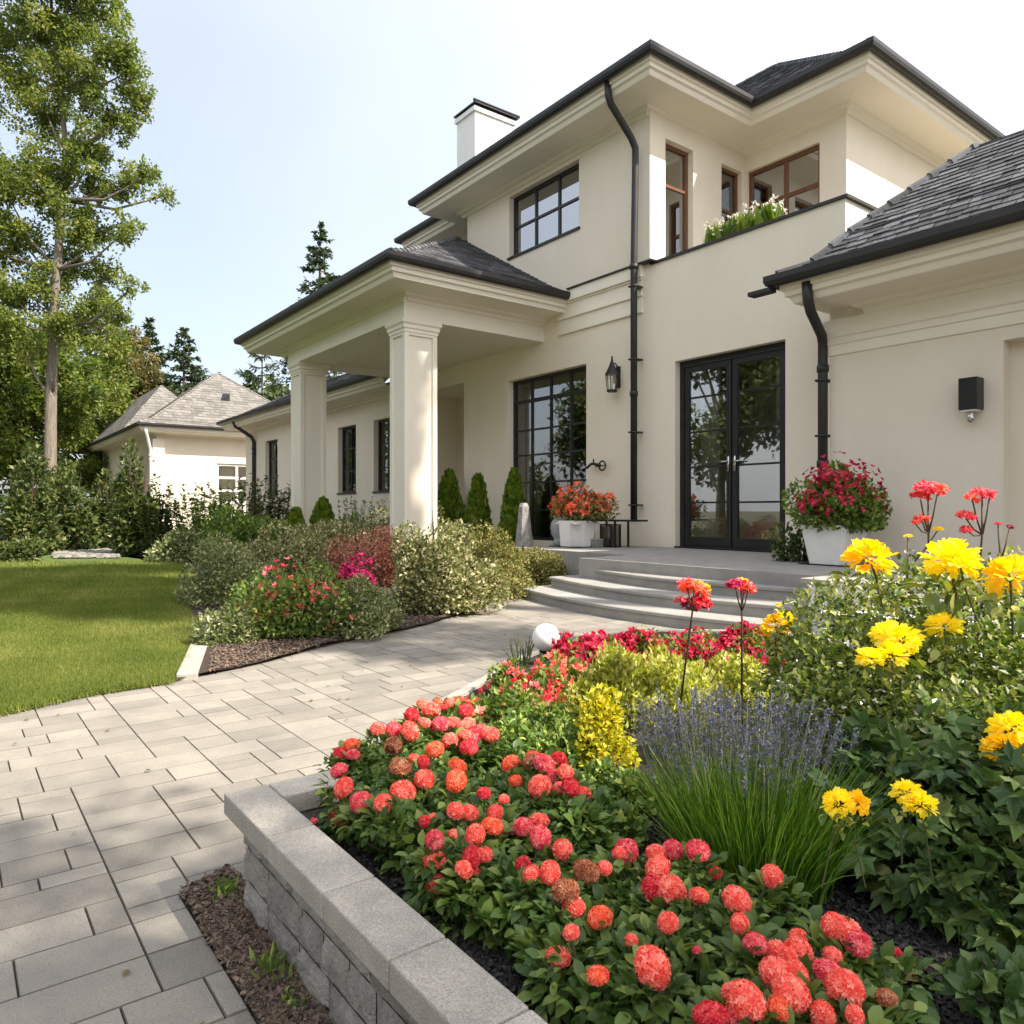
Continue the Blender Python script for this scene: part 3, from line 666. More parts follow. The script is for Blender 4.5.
# --- roofs made of individual shingles
def shingles(mb, poly, tw=.22, th=.13, lift=.012):
    P = [Vector(p) for p in poly]; n = (P[1]-P[0]).cross(P[2]-P[0]).normalized()
    if n.z < 0: n = -n; 
    e = Vector((-n.y, n.x, 0)).normalized(); w_ = n.cross(e)
    if w_.z < 0: w_ = -w_
    o = P[0]; Q = [((p-o).dot(e), (p-o).dot(w_)) for p in P]
    y0, y1 = min(q[1] for q in Q), max(q[1] for q in Q)
    def span(y):
        xs = []
        for i in range(len(Q)):
            (xa, ya), (xb, yb) = Q[i], Q[(i+1) % len(Q)]
            if (ya-y)*(yb-y) <= 0 and abs(ya-yb) > 1e-6: xs.append(xa+(xb-xa)*(y-ya)/(yb-ya))
        return (min(xs), max(xs)) if len(xs) > 1 else None
    y = y0+.001
    V = []; A = []
    while y < y1-.01:
        s0 = span(y); s1 = span(min(y+th*1.5, y1-.001))
        if not s0 or not s1: break
        a_, b_ = s0; x = a_-random.uniform(0, tw)
        while x < b_:
            w2 = tw*random.uniform(.6, 1.3); xa, xb = max(x, a_), min(x+w2-.006, b_)
            if xb-xa > .02:
                j = random.uniform(0, .018); yy = y-j; yt = min(y+th*1.45, y1)
                xta, xtb = max(xa, s1[0]) if xa < s1[0] else xa, min(xb, s1[1]) if xb > s1[1] else xb
                if xta > xtb: xta = xtb = (xta+xtb)/2
                f = lambda X, Y, h: o+e*X+w_*Y+n*h
                l_ = lift*random.uniform(.8, 1.5)
                V += [f(xa, yy, l_+.006), f(xb, yy, l_+.006), f(xtb, yt, .003), f(xta, yt, .003), f(xa, yy, .0), f(xb, yy, .0)]
                A += [random.random()]*6
            x += w2
        y += th
    if not V: return
    m_ = len(V)//6; b_ = np.arange(m_)[:, None]*6
    Vn = np.array([tuple(v) for v in V])
    mb.add(Vn, np.concatenate([b_+np.array([[0, 1, 2, 3]]), b_+np.array([[4, 5, 1, 0]])]), 0, np.array(A))
def hiproof(x0, x1, y0, y1, rings, m='shingle', clip=None, tw=.22, th=.13, bld=None, root=None, sides='fblr', caps=True):
    bd = bld or hbuild; args = (root,) if root is not None else ()
    mb = MB(); base = MB(); hips = []
    hw = min(x1-x0, y1-y0)/2
    rings = [r for r in rings]
    R_ = []
    for s, z in rings:
        s = min(s, hw); R_.append([(x0+s, y0+s, z), (x1-s, y0+s, z), (x1-s, y1-s, z), (x0+s, y1-s, z)])
    for k in range(len(R_)-1):
        A_, B_ = R_[k], R_[k+1]
        for i, sd in zip(range(4), 'frbl'):
            q = [A_[i], A_[(i+1) % 4], B_[(i+1) % 4], B_[i]]
            if clip and sd in 'rl':
                q2 = []
                for j in range(4):
                    pa, pb = q[j], q[(j+1) % 4]
                    if pa[1] <= clip: q2.append(pa)
                    if (pa[1]-clip)*(pb[1]-clip) < 0:
                        t = (clip-pa[1])/(pb[1]-pa[1]); q2.append(tuple(pa[c]+(pb[c]-pa[c])*t for c in range(3)))
                q = q2
            if clip and sd == 'b': continue
            if len(q) < 3: continue
            qq = []
            for p in q:
                if not qq or (Vector(p)-Vector(qq[-1])).length > 1e-4: qq.append(p)
            if (Vector(qq[0])-Vector(qq[-1])).length < 1e-4: qq.pop()
            if len(qq) < 3: continue
            base.add(qq, [tuple(range(len(qq)))])
            if sd in sides: shingles(mb, qq, tw, th)
        for i in range(4):
            pa, pb = Vector(A_[i]), Vector(B_[i])
            if clip and (pa.y > clip-.1 or pb.y > clip+.1): continue
            if (pa-pb).length > .05 and caps:
                nseg = max(1, int((pa-pb).length/.2)); hm = MB(); hips.append(hm)
                for t in range(nseg):
                    c0 = pa.lerp(pb, t/nseg); c1 = pa.lerp(pb, min(1, (t+1.25)/nseg))
                    hm.tube([c0+Vector((0, 0, .0)), c1-Vector((0, 0, .01))], [.062, .05], 6, rnd=random.random())
    T = R_[-1]
    if abs(T[1][0]-T[0][0]) > .05:
        nseg = int(abs(T[1][0]-T[0][0])/.25)+1
        ptop = [Vector((T[0][0], (T[0][1]+T[3][1])/2 if abs(T[0][1]-T[3][1]) < .05 else T[0][1], T[0][2])), Vector((T[1][0], (T[0][1]+T[3][1])/2 if abs(T[0][1]-T[3][1]) < .05 else T[0][1], T[0][2]))]
        if caps and not clip:
            hm = MB(); hips.append(hm)
            for t in range(nseg):
                hm.tube([ptop[0].lerp(ptop[1], t/nseg), ptop[0].lerp(ptop[1], min(1, (t+1.15)/nseg))], [.062, .052], 6, rnd=random.random())
    base.add(T, [(0, 1, 2, 3)]) if abs(T[1][0]-T[0][0]) > .05 and abs(T[3][1]-T[0][1]) > .05 else None
    r_ = bd(mb, 'roof', M[m], *args)
    base.build('roof_deck', M['underlay'] if m == 'shingle' else M[m], r_)
    for hm in hips: hm.build('hip_cap', M[m], r_)
    return r_
z = 7.01
hiproof(-12.8, -6.68, 7.33, 17.0, [(0, z), (.4, z+.2), (3.06, z+.2+2.66*.70)], sides='fr')
hiproof(-14.8, -4.91, 9.54, 17.5, [(0, z), (.4, z+.2), (3.98, z+.2+3.58*.78)], sides='fr')
hiproof(-14.8, -9.5, 8.1, 17.5, [(0, z), (.4, z+.2), (2.65, z+.2+2.25*.70)], sides='f')
z = 4.43
hiproof(-15.45, -9.03, 4.79, 11.21, [(0, z), (.5, z+.24), (1.5, z+.82), (3.2, z+1.80)], clip=8.6)
z = 3.91
hiproof(-26.0, -11.9, 7.4, 16.5, [(0, z), (.5, z+.2), (2.4, z+1.20), (4.5, z+1.9)], clip=12, sides='fl')
z = 3.33
hiproof(-4.43, 6.0, 6.75, 13.0, [(0, z), (.25, z+.12), (.5, z+.40), (1.3, z+1.16), (2.6, z+1.34)], tw=.16, th=.085, sides='fl', caps=True)
mb = MB(); mb.box((-4.72, 6.66, 3.17), (-4.46, 6.78, 3.21)); hbuild(mb, 'gutter_end', M['gutter'])

# --- chimney
mb = MB(); mb.box((-14.17, 9.2, 6.5), (-13.45, 10.24, 9.72)); ch = hbuild(mb, 'chimney', M['white'])
mb = MB(); mb.box((-14.21, 9.16, 9.64), (-13.41, 10.28, 9.74)); mb.build('chimney_band', M['white'], ch)
mb = MB(); mb.box((-14.22, 9.14, 9.78), (-13.36, 10.34, 9.81)); mb.tube([(-13.38, 9.12, 9.83), (-13.38, 10.36, 9.83)], .035, 8)
for x_, y_ in ((-14.1, 9.25), (-13.5, 9.25), (-14.1, 10.2), (-13.5, 10.2)): mb.box((x_-.02, y_-.02, 9.74), (x_+.02, y_+.02, 9.78))
mb.build('chimney_cap', M['black'], ch)

# --- downpipes
def pipe(pts, r=.042, m='gutter', parent=None, bld=None, root=None):
    mb = MB(); mb.tube(pts, r, 12)
    p, q = pts[-2], pts[-1]; z = p[2]-.02
    for zz in (p[2]-.03, (p[2]+q[2])/2): mb.tube([(p[0], p[1], zz), (p[0], p[1], zz-.07)], r*1.22, 12)
    for k_ in range(4):
        zz = p[2]*.92+(q[2]-p[2]*.92)*k_/3.2; mb.box((p[0]-r*1.15, p[1]-r*1.15, zz), (p[0]+r*1.15, p[1]+r*2.6, zz+.022))
    o = (bld or hbuild)(mb, 'downpipe', M[m], *((root,) if root else ()), smooth=True)
    return o
pipe([(-7.49, 7.36, 6.90), (-7.49, 7.37, 6.72), (-7.49, 7.42, 6.62), (-7.48, 7.82, 6.26), (-7.48, 7.90, 6.14), (-7.48, 7.90, 5.9), (-7.48, 7.87, 4.5), (-7.48, 7.87, .80)], .05)
pipe([(-4.12, 6.78, 3.2), (-4.12, 6.80, 3.02), (-4.14, 6.88, 2.93), (-4.27, 7.30, 2.78), (-4.29, 7.36, 2.7), (-4.29, 7.36, 2.5), (-4.29, 7.36, .44)], .05)
pipe([(-24.6, 7.42, 3.8), (-24.6, 7.46, 3.66), (-24.3, 7.9, 3.3), (-24.3, 7.97, 3.15), (-24.3, 7.97, 3.0), (-24.3, 7.97, .05)], .06)

# ================================================================== FITTINGS ON THE HOUSE
p = at_t(614, 378, 11.05); wl = empty('wall_lantern', (p[0], 7.99, p[2]), 'black pointed carriage lantern on the cream wall between window and downpipe', 'wall lantern')
def WL(mb, name, m, root, sm_=False): return mb.build(name, m, root, sm_)
wl.location = (-7.93, 7.93, 2.93)
mb = MB(); mb.box((-.03, .06, -.16), (.03, .098, .16)); mb.tube([(0, .08, .13), (0, .02, .2), (0, -.05, .19)], .010, 6); WL(mb, 'bracket', M['black'], wl)
mb = MB(); c_ = (0, -.05, 0); mb.lathe(c_, [(.012, .30), (.016, .24), (.05, .14), (.105, .03), (.108, .02)][::-1], 6); WL(mb, 'hood', M['black'], wl); mb = MB(); mb.lathe(c_, [(.07, -.235), (.085, -.22), (.075, -.2)], 6); WL(mb, 'bottom_plate', M['black'], wl)
mb = MB()
for j in range(6):
    a_ = 2*math.pi*j/6; mb.tube([(math.cos(a_)*.072, -.05+math.sin(a_)*.072, -.21), (math.cos(a_)*.10, -.05+math.sin(a_)*.10, .03)], .006, 5)
WL(mb, 'cage', M['black'], wl)
mb = MB(); mb.lathe(c_, [(.062, -.20), (.088, .02)], 6); WL(mb, 'glass', M['glass'], wl)
wb = empty('wall_light', (-2.85, 7.33, 1.98), 'black rectangular box wall light on the garage wall', 'wall light')
mb = MB(); mb.box((-.078, -.08, -.135), (.078, .066, .15)); bevel(mb.build('shade', M['black'], wb), .006)
mb = MB(); mb.box((-.062, -.068, -.15), (.062, .05, -.137)); mb.build('diffuser', M['white'], wb)
mb = MB(); mb.lathe((0, -.01, 0), [(.012, -.25), (.032, -.23), (.034, -.19), (.02, -.165), (.03, -.157)], 12); mb.build('finial', M['steel'], wb, True)
tp = empty('garden_tap', (-8.33, 8.02, 1.63), 'small dark wall tap with round hose coupling right of the big window', 'tap')
mb = MB(); mb.tube([(0, 0, 0), (0, -.09, 0)], .022, 10); mb.tube([(-.20, -.09, -.03), (-.1, -.09, .03), (0, -.09, .02), (.1, -.09, .0)], .020, 8); mb.tube([(-.05, -.09, .03), (-.05, -.09, .10)], .012, 6); mb.build('spout', M['black'], tp, True)
mb = MB(); V = [(.14+.07*math.cos(a_), -.09, -.01+.07*math.sin(a_)) for a_ in np.linspace(0, 6.283, 17)]; mb.tube(V, .013, 6); mb.tube([(.07, -.09, -.01), (.21, -.09, -.01)], .008, 5); mb.build('wheel', M['black'], tp, True)

# ================================================================== PORCH OBJECTS
def pot_plant(c, wtop, wbot, h, name, label, m, sq, plantR, n, leaf, lm, fm, fn, fs, plabel):
    root = empty(name, c, label, 'planter')
    bm = bmesh.new(); bmesh.ops.create_cube(bm, size=1)
    for v in bm.verts:
        t = v.co.z+.5; w_ = wbot+(wtop-wbot)*t; v.co = Vector((v.co.x*w_, v.co.y*w_, t*h))
    top = [f for f in bm.faces if f.normal.z > .9]
    bmesh.ops.inset_region(bm, faces=top, thickness=.025, depth=0); bmesh.ops.translate(bm, verts=top[0].verts, vec=(0, 0, -.05))
    bmesh.ops.bevel(bm, geom=[e for e in bm.edges if abs((e.verts[0].co-e.verts[1].co).z) > .1], offset=.03 if sq else wtop*.28, segments=2 if sq else 10, affect='EDGES')
    me = bpy.data.meshes.new('pot'); bm.to_mesh(me); bm.free(); me.materials.append(m)
    o = bpy.data.objects.new('pot', me); col.objects.link(o); o.parent = root
    if not sq:
        for p_ in me.polygons: p_.use_smooth = False
    mb = MB(); mb.box((-wbot*.5-.08, -wbot*.5-.03, .001), (wbot*.5+.04, wbot*.5+.02, .012)); mb.build('saucer', M['black'], root)
    s = shrub(*plabel, (c[0], c[1]+(.0 if sq else .10), c[2]+h-(.06 if sq else .0)), plantR, n, leaf, M[lm], k=22, lump=.36, low=.12, flowers=None, stems=8)
    mb = MB(); p_, o_ = lumps(fn, np.array(plantR)*.98, 30, .36, low=.2); sel = (o_[:, 2] > .12); p_ = p_[sel]; o_ = o_[sel]
    for j in range(6): leaves(mb, Q1, p_, unit(np.cross(o_, sph(len(p_)))+o_*.3), o_, fs*rs.uniform(.7, 1.2, len(p_)))
    f = mb.build('blossoms', M[fm], s); f['kind'] = 'stuff'
    return root
pot_plant((-3.80, 6.72, .431), .46, .34, .38, 'square_planter', 'white tapered square planter at the right end of the porch', M['pot_white'], True, (.54, .52, .66), 6500, .052, 'lf_green', 'p_crimson', 1000, .042,
          ('flowering_shrub', 'round bush of crimson flowers growing in the white square planter', 'potted shrub'))
pot_plant((-7.86, 7.12, .431), .50, .46, .37, 'bowl_planter', 'white rounded planter on the porch under the tall black window', M['pot_white'], False, (.62, .40, .50), 3800, .055, 'lf_olive', 'p_orange', 700, .055,
          ('flowering_shrub', 'spreading plant with orange red flowers in the white rounded planter', 'potted shrub'))
# crimson trailing leaves to the left of the square pot
shrub('trailing_plant', 'dark green trailing plant on the porch floor left of the square planter', 'plant', (-4.28, 6.95, .43), (.30, .28, .42), 1300, .055, M['lf_dark'], k=9)
# stone ornament, stand, lantern and box
so = empty('stone_ornament', (-8.42, 7.28, .431), 'round topped grey stone ornament left of the white rounded planter', 'ornament')
mb = MB(); mb.lathe((0, 0, 0), [(.12, 0), (.125, .04), (.10, .07), (.105, .1), (.15, .16), (.165, .25), (.15, .33), (.10, .39), (.03, .42), (0.004, .423)], 20, sy=.7); mb.build('body', M['stone_pale'], so, True)
std = empty('plant_stand', (-7.52, 7.5, .431), 'low black metal stand with a thin flat top under the downpipe', 'stand')
mb = MB(); mb.box((-.30, -.16, .36), (.50, .16, .385)); mb.build('stand_top', M['black'], std)
for (x_, y_) in ((-.27, -.13), (.16, -.13), (-.27, .13), (.16, .13)):
    mb = MB(); mb.box((x_-.012, y_-.012, 0), (x_+.012, y_+.012, .359)); mb.build('leg', M['black'], std)
ln = empty('floor_lantern', (-7.52, 7.44, .431), 'dark glass box lantern standing under the black stand', 'lantern')
mb = MB()
for (x_, y_) in ((-.1, -.09), (.1, -.09), (-.1, .09), (.1, .09)): mb.box((x_-.01, y_-.01, 0), (x_+.01, y_+.01, .30))
mb.box((-.11, -.1, .3), (.11, .1, .32)); mb.box((-.11, -.1, .0), (.11, .1, .02)); mb.build('frame', M['black'], ln)
mb = MB(); mb.box((-.095, -.085, .025), (.095, .085, .295)); mb.build('glass', M['glass'], ln)
bx_ = empty('stone_box', (-7.62, 7.22, .431), 'small pale grey box in front of the black stand', 'box')
mb = MB(); mb.box((-.12, -.06, 0), (.12, .06, .10)); bevel(mb.build('box_body', M['stone_grey'], bx_), .008)
mb = MB(); mb.box((-.125, -.065, .102), (.125, .065, .118)); mb.build('lid', M['cap'], bx_)
# stone obelisk among the shrubs left of the porch
ob = empty('garden_obelisk', (-8.42, 6.6, .05), 'tall pale weathered stone obelisk between the clipped conifers and the planter', 'ornament')
mb = MB(); mb.lathe((0, 0, 0), [(.20, 0), (.19, .15), (.13, .45), (.09, .8), (.075, .95), (.05, 1.0)], 7); mb.build('shaft', M['stone_grey'], ob)
# balcony planter
bp_ = empty('balcony_planter', (-5.96, 8.55, 3.93), 'narrow trough with upright grasses and white flowers on the balcony', 'planter')
bp_.location = (-6.18, 8.62, 3.93)
mb = MB(); mb.box((-.55, -.14, 0), (.55, .14, .56)); bevel(mb.build('trough', M['step'], bp_), .01)
mb = MB(); n = 700; P = np.stack([rs.uniform(-.55, .55, n), rs.uniform(-.13, .13, n), np.full(n, .55)], 1); D = rs.normal(size=(n, 3))*.10+np.array([0, 0, 1])
leaves(mb, QN, P, D, sph(n), rs.uniform(.25, .50, n)); mb.build('foliage', M['lf_thuja'], bp_)
mb = MB(); n = 150; P = np.stack([rs.uniform(-.57, .60, n), rs.uniform(-.16, .16, n), rs.uniform(.80, 1.08, n)], 1)
for j in range(6): leaves(mb, Q1, P, sph(n), sph(n), rs.uniform(.03, .05, n))
f = mb.build('blossoms', M['p_white'], bp_); f['kind'] = 'stuff'

# ================================================================== NEIGHBOUR HOUSE
NH = empty('neighbour_house', (-29.8, 6.2, 0), 'pale neighbouring house with grey brown hipped roofs at far left', 'house')
nb = lambda mb, name, m, root=NH, smooth=False: gbuild(mb, name, m, root, smooth)
mb = MB(); wallpanel(mb, 'x', -29.8, 6.2, 16, -.1, 3.9, [(8.35, 10.7, 1.2, 2.75)], t=.15)
wallpanel(mb, 'y', 6.2, -42, -29.8, -.1, 3.9, t=.15)
mb.add([(-42, 6.2, -.1), (-42, 16, -.1), (-42, 16, 3.9), (-42, 6.2, 3.9)], [(0, 1, 2, 3)]); mb.add([(-42, 16, -.1), (-29.8, 16, -.1), (-29.8, 16, 3.9), (-42, 16, 3.9)], [(0, 1, 2, 3)])
nb(mb, 'wall', M['stucco'])
mb = MB(); mb.box((-32.9, 6.6, .3), (-30.2, 12.4, .32)); mb.box((-33, 6.6, .3), (-32.9, 12.4, 3.2)); nb(mb, 'interior', M['room'])
wn = window('x', -29.8, 8.35, 10.7, 1.2, 2.75, 3, 1, m='white', dep=.06, fw=.09, bw=.09, rowz=[1.7, 2.2], bld=lambda mb, n_, m_: nb(mb, n_, m_), curtain=[(8.5, 9.0), (10.1, 10.6)])
mb = MB(); mb.box((-29.95, 6.05, 0), (-29.62, 6.45, 3.55)); nb(mb, 'corner_pilaster', M['trim'])
eave([(-43, 17), (-43, 5.5), (-29.1, 5.5), (-29.1, 17)], 4.05, .7, bld=nb, root=NH, gm='gutter')
hiproof(-36.6, -29.1, 5.5, 13.0, [(0, 4.06), (.5, 4.26), (3.75, 6.75)], m='shingle_grey', tw=.3, th=.2, bld=nb, root=NH, sides='fr')
mb = MB(); q_ = [(-47, 5.45, 4.06), (-31.8, 5.45, 4.06), (-34.6, 7.4, 6.3), (-46.6, 7.4, 6.3)]; qr = [(-31.8, 5.45, 4.06), (-31.8, 9.4, 4.06), (-34.6, 7.4, 6.3)]; shingles(mb, q_, .3, .2); shingles(mb, qr, .3, .2); r2_ = nb(mb, 'roof', M['shingle_grey'])
mb = MB(); mb.add(q_, [(0, 1, 2, 3)]); mb.add(qr, [(0, 1, 2)]); mb.add([(-46.6, 7.4, 6.29), (-34.6, 7.4, 6.29), (-31.8, 10, 4.0), (-47, 10, 4.0)], [(0, 1, 2, 3)]); mb.add([(-46.9, 5.5, 4.0), (-46.5, 7.4, 6.28), (-46.9, 9.9, 4.0)], [(0, 1, 2)]); mb.build('roof_deck', M['underlay'], r2_)
mb = MB(); mb.add([(-31.0, 8.6, 5.15), (-31.0, 9.2, 5.15), (-31.0, 9.2, 5.65), (-31.9, 8.9, 5.75)], [(0, 1, 2), (0, 2, 3)]); nb(mb, 'roof_vent', M['black'])
pipe([(-29.15, 5.7, 3.95), (-29.2, 5.75, 3.7), (-29.6, 5.95, 3.2), (-29.62, 5.98, 3.0), (-29.62, 5.98, 0)], .06, 'white', bld=nb, root=NH)

# ================================================================== TREES
def px_tree(name, label, base, t, trunk, clumps, n, size, lm, bark='bark', tmpl=Q1, spread=.8, tr=.2, top=.05, flat=.95):
    """trunk and clumps given as sight-line positions at distance t, with real depth spread round the trunk"""
    b0 = np.array(base); root = empty(name, tuple(b0), label, 'tree')
    tp_ = [at_t(u, v, t)-b0 for u, v in trunk]; tp_ = [np.zeros(3)] + tp_
    L_ = len(tp_); mb = MB(); mb.tube(tp_, [tr*(1-i/(L_-1))+top*(i/(L_-1)) for i in range(L_)], 10); 
    crown = MB(); tot = sum(c[2]**2 for c in clumps)
    for (u, v, r) in clumps:
        dep = rs.uniform(-spread, spread)*t*.045; c = at_t(u, v, t+dep)-b0; rr = r*t/F
        # limb from the trunk point below the clump
        cand = [p for p in tp_ if p[2] < c[2]-rr*.2]; q = cand[-1] if cand else tp_[1]
        mid_ = (q+c)/2+np.array([0, 0, -.12*np.linalg.norm(c-q)])
        mb.tube([q, mid_, c], [max(.018, tr*.32), max(.014, tr*.2), .012], 6)
        for _ in range(5):
            e = c+sph(1)[0]*rr*.8; mb.tube([mid_*.3+c*.7, e], [.012, .005], 4)
        m_ = max(30, int(n*r*r/tot)); k = 20; rr *= 1.22
        sc_ = c+sph(k)*rr*rs.uniform(.15, .85, (k, 1))*np.array([1, 1, flat]); sr = rr*rs.uniform(.16, .36, k)
        i = rs.randint(0, k, m_); d = sph(m_); P = sc_[i]+d*(sr[i]*rs.uniform(.2, 1.05, m_)**.6)[:, None]*np.array([1, 1, flat])
        leaves(crown, tmpl, P, unit(d*.5+sph(m_)+np.array([0, 0, -.25])), unit(sph(m_)*.7+np.array([0, 0, .8])), size*rs.uniform(.6, 1.3, m_), rnd=np.clip(rs.rand(m_)*.75+rs.uniform(-.1, .3, k)[i], 0, 1))
    mb.build('trunk', M[bark], root, True); crown.build('crown', M[lm], root)
    return root
rng = random.Random(3)
T0, _ = on_z(48, 541, 0)
t0 = 22.0; b = at_t(48, 541, t0); b[2] = -.05
main_cl = [(78,20,30),(112,48,30),(128,72,24),(142,98,20),(60,55,40),(30,25,35),(115,120,26),(85,95,32),(18,80,30),(8,40,30),(45,110,34),(95,150,30),(148,176,15),(166,196,11),(130,180,22),(100,190,26),(70,170,30),(35,175,34),(5,190,36),
           (60,215,32),(95,235,26),(125,232,18),(20,240,36),(75,262,28),(108,275,18),(132,288,12),(45,290,32),(8,290,34),(88,305,22),(120,318,12),(60,330,26),(20,335,34),(70,-20,40),(30,-30,40),(100,-5,30),(60,-70,45),(-30,60,45),(-35,0,45),(-40,140,50),(-40,220,50),(0,-70,40),(45,-120,40),(-40,300,45)]
px_tree('tall_tree', 'tall slender broadleaf tree with a pale bare trunk at the left edge of the lawn', b, t0, [(50, 480), (51, 400), (53, 330), (57, 270), (62, 200), (66, 150), (60, 90), (52, 20), (48, -60)], main_cl, 112000, .11, 'lf_tree', tr=.19, top=.03)
# second stem behind with darker leaves
b = at_t(30, 541, 27); b[2] = -.05
px_tree('broadleaf_tree', 'slim broadleaf tree just left of the pale trunk, its stem in shade', b, 27, [(12, 480), (14, 400), (16, 340), (20, 300)], [(x, y, r) for x, y, r in [(10,380,40),(40,400,34),(-20,350,50),(60,370,30),(20,430,36),(75,420,30),(-10,420,40),(45,345,28),(30,460,34),(0,470,34),(85,395,22)]], 26000, .17, 'lf_tree2', bark='bark_dark', tr=.16)
b = at_t(100, 541, 36); b[2] = -.05
px_tree('broadleaf_tree', 'rounded green tree behind the roof of the neighbouring house', b, 36, [(100, 480), (98, 400), (95, 340)], [(85,330,30),(110,345,26),(70,370,36),(100,390,34),(95,430,36),(60,430,40),(120,410,28),(75,470,36),(115,310,16),(100,300,18)], 20000, .2, 'lf_tree', bark='bark_dark', tr=.2)
b = at_t(135, 541, 40); b[2] = -.05
px_tree('broadleaf_tree', 'bronze tinged tree just right of the green trees above the grey roof', b, 40, [(135, 480), (134, 400), (132, 360)], [(130,345,20),(142,370,22),(122,375,26),(150,392,16),(135,395,26),(115,350,18)], 12000, .2, 'lf_brown', bark='bark_dark', tr=.2)
b = at_t(-90, 541, 30); b[2] = -.05
px_tree('broadleaf_tree', 'broad green tree mostly beyond the left edge of the view', b, 30, [(-90, 480), (-88, 380), (-85, 280)], [(-90,200,60),(-40,260,45),(-60,330,55),(-110,300,60),(-30,380,45),(-100,400,60),(-20,440,40),(-60,120,50)], 16000, .22, 'lf_tree', bark='bark_dark', tr=.25)

def conifer(name, label, base, h, wid, n_wh, lm='lf_needle', density=1.0, droop=.25, needle=.22, sparse=0):
    root = empty(name, tuple(base), label, 'tree'); mb = MB(); mb.tube([(0, 0, 0), (0, 0, h*.6), (0, 0, h)], [h*.018, h*.010, .01], 8); cr = MB()
    for i in range(n_wh):
        f = i/(n_wh-1); z_ = h*(.12+.87*f); L_ = wid*(1-f)**.85*rs.uniform(.75, 1.1)+.08
        nb_ = rs.randint(6, 9) if not sparse else rs.randint(2, 5)
        for j in range(nb_):
            a_ = rs.uniform(0, 6.28); l = L_*rs.uniform(.6, 1.12); d = np.array([math.cos(a_), math.sin(a_), 0]); ss = np.linspace(0, 1, 5)
            P = [np.array([0, 0, z_])+d*l*s+np.array([0, 0, l*(.12*s-droop*s*s)*1.2+(.12*l*s**3)]) for s in ss]
            mb.tube(P, [.03*(1-s)+.006 for s in ss], 4)
            m_ = int((14+l*34)*density); s = rs.uniform(.12, 1, m_)**.8; q = np.array([0, 0, z_])+d*(l*s)[:, None]; q[:, 2] += l*(.12*s-droop*s*s)*1.2+.12*l*s**3
            side = np.cross(d, [0, 0, 1.]); q += side*(rs.normal(size=m_)*.16*l*(1.1-s))[:, None]+rs.normal(size=(m_, 3))*.03*l
            leaves(cr, QN if sparse else Q1, q, unit(d*.8+sph(m_)*.7+np.array([0, 0, -.15])), unit(sph(m_)*.5+np.array([0, 0, 1.])), needle*rs.uniform(.6, 1.3, m_))
    mb.build('trunk', M['bark_dark'], root, True); cr.build('crown', M[lm], root); return root
b = at_t(320, 541, 42); b[2] = 0; conifer('spruce_tree', 'pointed dark spruce rising behind the porch roof', b, (510-222)*42/F+H, 4.8, 36, density=.7, needle=.25, droop=.15)
b = at_t(184, 541, 46); b[2] = 0; conifer('spruce_tree', 'small bushy conifer behind the grey roof ridge of the neighbouring house', b, (510-328)*46/F+H, 5.2, 30, needle=.26, density=.8, droop=.15)
b = at_t(262, 541, 40); b[2] = 0; conifer('pine_tree', 'sparse open branched pine between the two grey roofs', b, (510-345)*40/F+H, 4.2, 16, sparse=1, needle=.34, density=1.0, droop=.05)
b = at_t(150, 541, 48); b[2] = 0; conifer('spruce_tree', 'thin conifer top showing right of the bronze tree', b, (510-318)*48/F+H, 3.6, 26, needle=.26, droop=.15)
b = at_t(250, 541, 54); b[2] = 0; conifer('spruce_tree', 'far conifer low behind the neighbouring roof beside the open pine', b, (510-372)*54/F+H, 3.5, 20, needle=.36)

mb = MB(); n = 60000; a_ = rs.uniform(R(118), R(172), n); rad = rs.uniform(62, 74, n); hgt = 7+2.5*np.sin(a_*23)+1.5*np.sin(a_*61+1)
P = np.stack([np.cos(a_)*rad, np.sin(a_)*rad, rs.rand(n)**.7*hgt], 1); leaves(mb, Q1, P, sph(n), unit(sph(n)*.6+np.array([.3, -.6, .6])), rs.uniform(.4, .9, n))
tag(mb.build('far_wood', M['lf_tree']), 'far green wood closing the view behind the neighbouring house', 'wood', kind='stuff')
mb = MB(); n = 40000; a_ = rs.uniform(R(138), R(215), n); rad = rs.uniform(38, 50, n); hgt = 8+2*np.sin(a_*19)+1.5*np.sin(a_*47+1)
P = np.stack([np.cos(a_)*rad, np.sin(a_)*rad, rs.rand(n)**.7*hgt], 1); kp = np.abs(P[:, 0]+36) > 8; P = P[kp]; P = P[(P[:, 1] < 3) | (P[:, 0] < -45)]; n = len(P); leaves(mb, Q1, P, sph(n), unit(sph(n)*.6+np.array([.3, -.6, .6])), rs.uniform(.3, .6, n))
tag(mb.build('woodland_edge', M['lf_dark']), 'dark woodland undergrowth behind the shrubs at the left', 'wood', kind='stuff')
